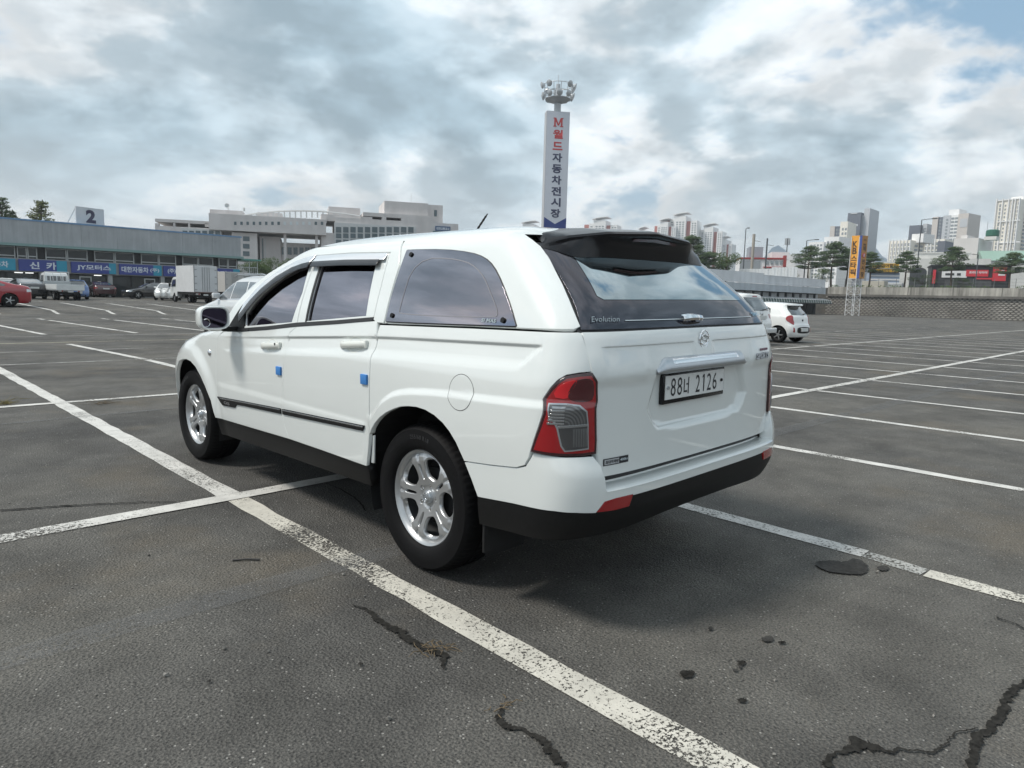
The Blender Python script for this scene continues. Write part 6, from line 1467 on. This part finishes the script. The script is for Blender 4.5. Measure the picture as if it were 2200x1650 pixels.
for j in range(nrow):
    for i in range(int(wl_/bw)):
        x = i*bw+(bw/2 if j % 2 else 0); z = j*bh+.02; d = .10+rnd.uniform(-.02, .03); y0 = .45
        w = bw*.47; bl.add([(x-w, y0, z+bh*.5), (x-w*.35, y0-d, z+bh*.12), (x+w*.35, y0-d, z+bh*.12), (x+w, y0, z+bh*.5), (x+w*.35, y0-d, z+bh*.92), (x-w*.35, y0-d, z+bh*.92)], [(1, 2, 4, 5), (0, 1, 5), (2, 3, 4)])
o = bl.build('block_facing', mat('wall_block', (.27, .255, .23), .9, var=(.35, .35)), rw); o['kind'] = 'stuff'
for i in range(1, 14): MB().box(i*wl_/14-.04, i*wl_/14+.04, .22, .27, 3.3, 4.5).build('joint_cover', CD, rw)
ug = bpy.data.meshes.new('upper_ground'); n_ = Vector((-wd_.y, wd_.x, 0)).normalized(); e_ = wd_.normalized()
if n_.dot(CF) < 0: n_ = -n_
q = [WA-e_*14+n_*.9, WB+e_*4+n_*.9, WB+e_*200+n_*260, WA-e_*60+n_*260]; ug.from_pydata([(v.x, v.y, zz) for zz in (4.30, -.2) for v in q], [], [(0, 1, 2, 3), (0, 4, 5, 1), (1, 5, 6, 2), (2, 6, 7, 3), (3, 7, 4, 0)]); obj('upper_ground', ug, ASPH, kind='structure')
# fence on the parapet
DKF = mat('fence_steel', (.16, .17, .17), .6); fw_ = thing('wire_fence', 'thin wire fence on top of the retaining wall', 'fence', tuple(WA+Vector((0, 0, 4.45))), wang)
for i in range(int(wl_/2.5)): MB().tube([(i*2.5, .5, -.1), (i*2.5, .5, 1.3)], .035, 5).build('post', DKF, fw_)
for z in (.35, .8, 1.25): MB().tube([(0, .5, z), (wl_, .5, z)], .012, 4).build('wire', DKF, fw_)
# overpass ramp
OA, OB = at(1500, 650, 86), at(1772, 650, 109); OA.z = OB.z = 0; od = OB-OA; ol = od.length; oang = math.atan2(od.y, od.x)
ov = thing('overpass', 'white railed overpass ramp with a green canopy below, right of the rear window', 'overpass', tuple(OA), oang)
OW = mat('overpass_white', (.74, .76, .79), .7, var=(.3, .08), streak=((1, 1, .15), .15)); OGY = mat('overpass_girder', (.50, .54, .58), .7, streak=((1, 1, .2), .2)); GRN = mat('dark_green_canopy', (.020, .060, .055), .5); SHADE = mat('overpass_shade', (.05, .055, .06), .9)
MB().box(0, ol, .6, 9, 3.55, 4.05).build('deck', OGY, ov); MB().box(0, ol, .0, .7, 3.20, 4.15).build('girder', OGY, ov)
MB().box(0, ol*.45, .1, .35, 4.25, 5.65).build('parapet_panel', OW, ov)
for i in range(130):
    x = ol*.45+i*(ol*.55/130); MB().box(x, x+.10, .15, .25, 4.2, 5.35).build('rail_baluster', OW, ov)
for z in (4.3, 5.35): MB().box(ol*.45, ol, .12, .28, z, z+.10).build('rail', OW, ov)
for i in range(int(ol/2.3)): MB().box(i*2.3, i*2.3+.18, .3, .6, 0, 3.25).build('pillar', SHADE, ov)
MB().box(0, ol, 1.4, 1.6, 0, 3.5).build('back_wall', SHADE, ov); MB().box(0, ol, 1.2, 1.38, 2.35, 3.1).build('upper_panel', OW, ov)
vs = []; N_ = int(ol/.75)
for i in range(N_): MB().add([(i*.75+.04, -1.3, 1.75), (i*.75+.71, -1.3, 1.75), (i*.75+.71, -1.15, 2.2), (i*.75+.04, -1.15, 2.2), (i*.75+.71, .3, 2.45), (i*.75+.04, .3, 2.45)], [(0, 1, 2, 3), (3, 2, 4, 5)]).build('canopy_panel', GRN, ov)
for i in range(N_+1): MB().tube([(i*.75, -1.33, 1.75), (i*.75, -1.18, 2.22), (i*.75, .3, 2.48)], .03, 4).build('canopy_rib', OW, ov)
MB().box(0, ol, -1.4, -1.3, 1.62, 1.76).build('canopy_gutter', SHADE, ov)
# white sheet hoarding on the far side of the ramp
F = Far(1650, 116, .1); h = F.root('sheet_hoarding', 'pale sheet metal hoarding behind the overpass railing', 'fence')
for i in range(18): x = 1588+i*7; F.box('sheet', x+.25, x+6.8, 574 if i > 9 else 577.5, 612, (i % 2)*.06, .12+(i % 2)*.06, mat('hoarding_sheet', (.70, .71, .71), .6, streak=((1, 1, .2), .12)), h)
# orange market sign on a lattice tower
F = Far(1830, 103, .0); ks = F.root('orange_sign_tower', 'orange two faced vertical sign on a white lattice tower by the retaining wall', 'sign')
OR_ = mat('sign_orange', (.78, .36, .05), .5); ORD = mat('sign_orange_shaded', (.46, .22, .06), .5); INK = mat('sign_ink', (.05, .03, .02), .5); LW = mat('lattice_white', (.68, .69, .70), .5); BLS = mat('sign_blue', (.08, .12, .38), .5)  # darker orange paints the shade on the right face
z1 = F.xz(1840, 506)[1]; z0 = F.xz(1830, 598)[1]
def kface(name, x0, x1, y0, y1, mt, words, letter):
    d = Vector((x1-x0, y1-y0, 0)); L_ = d.length; M = frame((x0, y0, z0), d, (0, 0, 1)); o = MB().box(0, L_, 0, z1-z0, -.25, 0, M).build(name, mt, ks)
    for ch, f, w, hh, mm in words: lettering('lettering', ch, w, hh, M @ Matrix.Translation((L_/2, (z1-z0)*f, .02)), mm, ks, bold=.03)
Hs = z1-z0
kface('left_face', -.75, .30, .55, 0, OR_, [('K', .80, .72, .95, INK), ('B', .645, .68, .95, INK), ('스', .475, .84, .72, INK), ('타', .315, .86, .88, INK), ('픽', .145, .86, .95, INK)], 1)
kface('blue_spine', .32, .66, -.02, .02, BLS, [], 0)
kface('right_face', .68, 1.40, .05, .85, ORD, [('제', .70, .6, .72, INK), ('전', .395, .6, .72, INK), ('시', .25, .6, .70, INK), ('장', .10, .6, .72, INK), ('중고차', .90, .55, .26, INK), ('매매', .79, .5, .34, INK)], 0)
d = Vector((.72, .80, 0)); M = frame((1.04, .45, z0+Hs*.545), d, (0, 0, 1)); MB().lathe([(.001, .06), (.34, .06), (.36, .0)], 20, M @ Matrix.Scale(.8, 4, (1, 0, 0))).build('red_disc', SRED, ks); lettering('lettering', '1', .16, .42, M @ Matrix.Translation((0, 0, .07)), SWH, ks, bold=.03)
legs = [(-.75, .45), (.30, .0), (1.05, .75), (.1, 1.1)]
for (a, b_) in legs: MB().tube([(a*1.06-.02, b_, 0), (a, b_, z1-.2)], .055, 6).build('leg', LW, ks)
for k in range(7):
    za, zb_ = z0*k/7, z0*(k+1)/7
    for i in range(4):
        p_, q_ = legs[i], legs[(i+1) % 4]; MB().tube([(*p_, za), (*q_, zb_)] if k % 2 else [(*q_, za), (*p_, zb_)], .028, 4).build('brace', LW, ks); MB().tube([(*p_, zb_), (*q_, zb_)], .028, 4).build('brace', LW, ks)
# street lamps
DKP = mat('lamp_pole', (.10, .11, .12), .5, metal=.4)
def street_lamp(px, D, py0, arm, z0, label):
    F = Far(px, D); t = F.root('street_lamp', label, 'street lamp', 'street lamps along the upper road'); z = F.xz(px, py0)[1]; a = F.xz(px+arm, py0)[0]
    MB().tube([(0, 0, z0), (0, 0, z)], [.11, .07], 8).build('pole', DKP, t, True); MB().tube([(0, 0, z), (a*.5, 0, z+.12), (a, 0, z+.16)], .05, 6).build('arm', DKP, t, True); MB().bbox(a*.75, a+.35, -.15, .15, z+.08, z+.24, .04).build('lamp_head', DKP, t)
street_lamp(1592, 120, 492, 14, 4.3, 'street lamp left of the white and red house'); street_lamp(1723, 122, 517, 32, 4.3, 'street lamp standing in front of the leaning pine'); street_lamp(1963, 118, 473, 46, 4.3, 'tall street lamp with the longest arm, right of the orange sign'); street_lamp(2091, 120, 548, -4, 4.3, 'short grey pole in front of the black shop')
# white and red house with poles and a telecom mast
F = Far(1640, 150, .15); t = F.root('red_trimmed_house', 'white house with red trim and grey lower wall above the hoarding'); WHS = mat('house_white', (.76, .75, .75), .7, var=(.5, .08)); RDT = mat('house_red', (.33, .05, .05), .6)
F.box('wall', 1590, 1690, 556, 640, 0, 8, WHS, t); F.box('red_band', 1590, 1688, 553.5, 557, -.25, 8, RDT, t); F.box('red_band', 1640, 1690, 573, 576, -.2, .1, RDT, t); F.box('red_corner', 1684, 1690, 549, 573, -.3, 1, RDT, t); F.box('lower_wall', 1590, 1634, 560, 640, -.15, .1, mat('house_grey', (.30, .32, .34), .7), t); F.box('upper_block', 1615, 1645, 528, 556, 3, 8, mat('tank_grey', (.30, .34, .38), .6), t); F.box('side_block', 1662, 1700, 540, 556, 2, 8, WHS, t)
for i in range(4): F.box('window', 1646+i*10, 1652+i*10, 561, 568, -.12, .1, AWIN, t)
for px, y in ((1610, 503), (1639, 512)):
    F = Far(px, 128); t = F.root('utility_pole', 'thick concrete utility pole in front of the house' if px == 1610 else 'thinner steel pole right of the concrete pole', 'pole'); MB().tube([(0, 0, 4.2), (0, 0, F.xz(px, y)[1])], .26 if px == 1610 else .14, 8).build('pole', mat('pole_concrete', (.36, .33, .29), .8) if px == 1610 else DKP, t); MB().tube([(0, 0, F.xz(px, y+14)[1]), (1.2, 0, F.xz(px, y+16)[1])], .05, 4).build('cross_arm', DKP, t)
F = Far(1682, 170); t = F.root('telecom_mast', 'telecom mast with antenna panels on the roof right of the poles', 'mast'); z = F.xz(1682, 512)[1]; zz0 = F.xz(1682, 545)[1]
MB().tube([(0, 0, 4.3), (0, 0, z)], .12, 6).build('pole', DKP, t)
for k in range(6): a = PI*k/3; MB().bbox(.5*math.cos(a)-.12, .5*math.cos(a)+.12, .5*math.sin(a)-.12, .5*math.sin(a)+.12, z-1.6, z, .02).build('antenna_panel', STEEL, t)
MB().box(-3, 5, 2, 8, 4.3, zz0).build('roof_room', WHS, t)
# low pale hall with arches, concrete block, tyre shops
F = Far(2050, 165, .1); t = F.root('arched_hall', 'long pale hall with arched bays behind the black shop'); HALL = mat('hall_grey', (.60, .60, .58), .75, var=(.3, .08), streak=((1, 1, .2), .1))
F.box('wall', 1955, 2130, 556, 640, 0, 12, HALL, t); F.box('upper_wall', 1972, 2090, 541, 560, 3, 12, HALL, t); F.box('cornice', 1970, 2092, 540, 542.5, 2.8, 12.2, HALL, t); F.box('left_wing', 1872, 1960, 562, 640, 1, 10, HALL, t)
for x in (1956, 1996, 2083):
    mb = MB(); (a, z), (b, _) = F.xz(x, 575), F.xz(x+36, 575); c = (a+b)/2; r = (b-a)/2; vs = [(c+r*math.cos(k*PI/12), -.05, z-1+.62*r*math.sin(k*PI/12)) for k in range(13)]+[(a, -.05, 4.4), (b, -.05, 4.4)]
    mb.add(vs, [tuple(range(13))+(13, 14)]).build('arch_bay', SHADE, t)
F = Far(2085, 200, -.25); t = F.root('concrete_block_building', 'windowless pale concrete block with a green tank on its roof'); CB_ = mat('block_concrete', (.62, .60, .585), .8, var=(.2, .06)); F.box('wall', 2050, 2103, 512, 640, 0, 14, CB_, t); F.box('plinth', 2056, 2070, 503, 514, 4, 12, CB_, t)
a, z = F.xz(2098, 512); MB().lathe([(1.5, 0), (1.7, .3), (1.7, 1.7), (1.2, 2.0), (.01, 2.1)], 14, Matrix.Translation((a+2.6, 5, z+.7))).build('roof_tank', mat('tank_green', (.02, .12, .08), .5), t); MB().box(a+1, a+4, 3.5, 6.5, z-.3, z+.7).build('tank_stand', CB_, t); MB().tube([(a+1.4, 4, z), (a+1.4, 4, z+5)], .05, 4).build('roof_mast', DKP, t)
F = Far(2160, 190, .2); t = F.root('green_roof_hall', 'pale hall with a light green sloping roof at the right edge'); F.box('wall', 2118, 2240, 560, 640, 0, 12, HALL, t)
(a, z), (b, _) = F.xz(2112, 560), F.xz(2245, 560); MB().add([(a, -.5, z), (b, -.5, z), (b, 7, z+3.2), (a, 7, z+3.2), (a, 14, z), (b, 14, z)], [(0, 1, 2, 3), (3, 2, 5, 4), (0, 3, 4), (1, 5, 2)]).build('roof', mat('pale_green_roof', (.24, .36, .30), .5), t)
F = Far(2080, 138, .12); t = F.root('black_tyre_shop', 'black fronted shop with white and red signs on the upper road'); BF_ = mat('shop_black', (.028, .030, .034), .6, var=(.5, .2)); SR = mat('shop_red', (.55, .03, .045), .5); CRW = mat('shop_white', (.70, .70, .70), .5)
F.box('front', 2002, 2172, 571, 640, 0, 8, BF_, t); F.box('roof_edge', 2000, 2174, 569, 571.5, -.4, 8.2, BF_, t)
wb = F.box('white_sign', 2024, 2078, 582, 596.5, -.2, 0, CRW, t); F.box('sign_cut', 2031, 2050, 587, 591.5, -.26, -.18, BF_, t); F.box('sign_cut', 2056, 2064, 587, 592, -.26, -.18, BF_, t)
F.box('red_sign', 2076, 2124, 580, 594, -.22, 0, SR, t); a, z = F.xz(2101, 585.5); lettering('lettering', '프라임 타이어', 3.0, .5, frame((a, -.25, z), (1, 0, 0), (0, 0, 1)), CRW, t, bold=.03)
F.box('red_tower_sign', 2134, 2162, 574, 604, -.8, .4, SR, t); a, z = F.xz(2152, 583); lettering('lettering', '2', .62, .68, frame((a, -.82, z), (1, 0, 0), (0, 0, 1)), CRW, t, bold=.05, shear=.3); F.box('tower_sign_bar', 2143, 2158, 589, 592.5, -.86, -.8, CRW, t); F.box('small_red_sign', 2096, 2132, 597, 600.5, -.2, 0, SR, t)
F.box('red_pillar_sign', 2005, 2011, 580, 609, -.5, 0, SR, t)
for a_, b_ in ((2030, 2058), (2064, 2092), (2098, 2130), (2136, 2165)): F.box('shop_bay', a_, b_, 601, 620, -.06, .3, INT, t)
F = Far(1900, 132, .1); t = F.root('yellow_sign_shop', 'shop with a yellow signboard of black letters, left of the arched hall'); F.box('front', 1868, 1934, 586, 640, .3, 6, mat('blue_striped_front', (.30, .36, .46), .6), t); YL = mat('sign_yellow', (.60, .36, .03), .5)
F.box('yellow_board', 1869, 1932, 566, 576, -.2, .3, YL, t); F.box('dark_board', 1866, 1932, 577, 586, -.2, .3, mat('sign_dark', (.05, .045, .03), .5), t); a, z = F.xz(1906, 571); lettering('lettering', '타이어할인', 3.4, .7, frame((a, -.22, z), (1, 0, 0), (0, 0, 1)), INK, t, bold=.04); a, z = F.xz(1899, 581.5); lettering('lettering', '배터리엔진오일교환', 5.0, .55, frame((a, -.22, z), (1, 0, 0), (0, 0, 1)), YL, t, bold=.03)
for i in range(3): F.box('white_stripe', 1869, 1934, 591+i*8, 594+i*8, .2, .4, CRW, t)
# lorry on the upper road
p = at(1912, 623, 126); lr = thing('white_lorry', 'white lorry on the upper road left of the black shop', 'truck', (p.x, p.y, 4.3), wang+PI/2); cab(lr, TW); chassis(lr, -2.3); MB().bbox(-.8, .8, -2.2, .9, .7, 1.5, .1).build('load_bed', TG_, lr)
p = at(1878, 622, 124); MB().bbox(-1.9, 1.9, -1, 1, 0, 1.7, .05).build('storage_container', mat('container_cream', (.48, .46, .40), .7), label='cream storage container behind the retaining wall right of the orange sign', cat='container', loc=(p.x, p.y, 4.3), rot=(0, 0, wang))
# trees along the upper road
TR = [(1478, 560, 112, 7.6, 3.0, 'pine', 'dark pine rising behind the right end of the spoiler'), (1520, 575, 114, 5.6, 2.8, 'pine', 'dark pine between two others right of the spoiler'), (1560, 570, 116, 5.8, 2.6, 'broad', 'green tree left of the first street lamp'), (1735, 600, 120, 7.2, 3.2, 'pine', 'leaning dark pine left of the orange sign'), (1695, 590, 124, 3.4, 2.0, 'broad', 'low yellow green bush behind the hoarding'), (1785, 610, 116, 7.6, 3.2, 'pine', 'tall dark pine directly left of the orange sign'), (1815, 612, 118, 6.8, 2.8, 'pine', 'dark pine partly hidden by the orange sign'), (1866, 612, 117, 6.2, 2.6, 'pine', 'dark pine directly right of the orange sign'), (1942, 612, 116, 6.4, 2.4, 'pine', 'dark pine under the tall street lamp'), (2044, 612, 112, 7.0, 2.9, 'pine', 'layered pine in front of the black shop'), (2168, 612, 110, 6.2, 2.7, 'pine', 'pine in front of the red sign at the right edge'), (1765, 612, 116, 3.2, 1.8, 'broad', 'low bush at the end of the overpass'), (1980, 612, 116, 2.4, 2.0, 'broad', 'low bush left of the black shop'), (2068, 614, 113, 2.0, 1.7, 'broad', 'small bush in front of the black shop sign')]
for i, (px, py0, D, H, sp, st_, lab) in enumerate(TR):
    p = at(px, 620, D); tree((p.x, p.y, 4.3 if px > 1690 else 3.2), H*(1 if px > 1690 else 1.15), sp, lab, st_, PINE if st_ == 'pine' else (OLIVE if px == 1695 else BROAD), 'trees along the upper road', 40+i, lean=(.06 if px == 1735 else random.Random(i).uniform(-.04, .04)), n=1.1)
# hedge strip on the wall top
p = WA+n_*1.6; hs = MB(); rnd = random.Random(9)
for i in range(60): c = p+e_*rnd.uniform(0, wl_); pads(hs, (c.x, c.y, 4.5), .9, .6, .3, 40, .28, rnd)
hs.build('ground_cover', BROAD, kind='stuff', label='low green planting along the top of the retaining wall', cat='planting')
# hills
hl = MB(); rnd = random.Random(4); vs = []; n = 60
for i in range(n+1):
    px = 1560+i*14; h = 1.0+.0*i; D = 2600; y = 548+14*math.sin(i*.55)+9*math.sin(i*1.31+1)-14*math.exp(-((px-1885)/40)**2)-10*math.exp(-((px-2125)/60)**2); p = at(px, y, D); q = at(px, 640, D)
    b2 = at(px, 640, D+900); vs += [(q.x, q.y, -5), (p.x, p.y, p.z), (b2.x, b2.y, -5)]
hl.add(vs, [f for i in range(n) for f in ((3*i, 3*i+3, 3*i+4, 3*i+1), (3*i+1, 3*i+4, 3*i+5, 3*i+2))]).build('hills', mat('hazed_forest', (.20, .29, .38), .9, var=(.004, .1)), smooth=True, kind='structure')  # distance haze is painted into the forest colour as blue

# ================================================================ thin summer haze
hz_ = MB().box(-3600, 3700, -2600, 5600, -12, 110).build('haze', None, kind='stuff', label='thin pale haze over the whole lot and skyline', cat='haze')
hm_ = bpy.data.materials.new('haze_air'); hm_.use_nodes = True; t_ = hm_.node_tree; t_.nodes.clear()
vo_ = NN(t_, 'ShaderNodeVolumePrincipled', inp={'Density': .00040, 'Color': (.90, .95, 1., 1), 'Anisotropy': .3}); ou_ = NN(t_, 'ShaderNodeOutputMaterial'); t_.links.new(vo_.outputs[0], ou_.inputs['Volume']); hz_.data.materials.append(hm_)
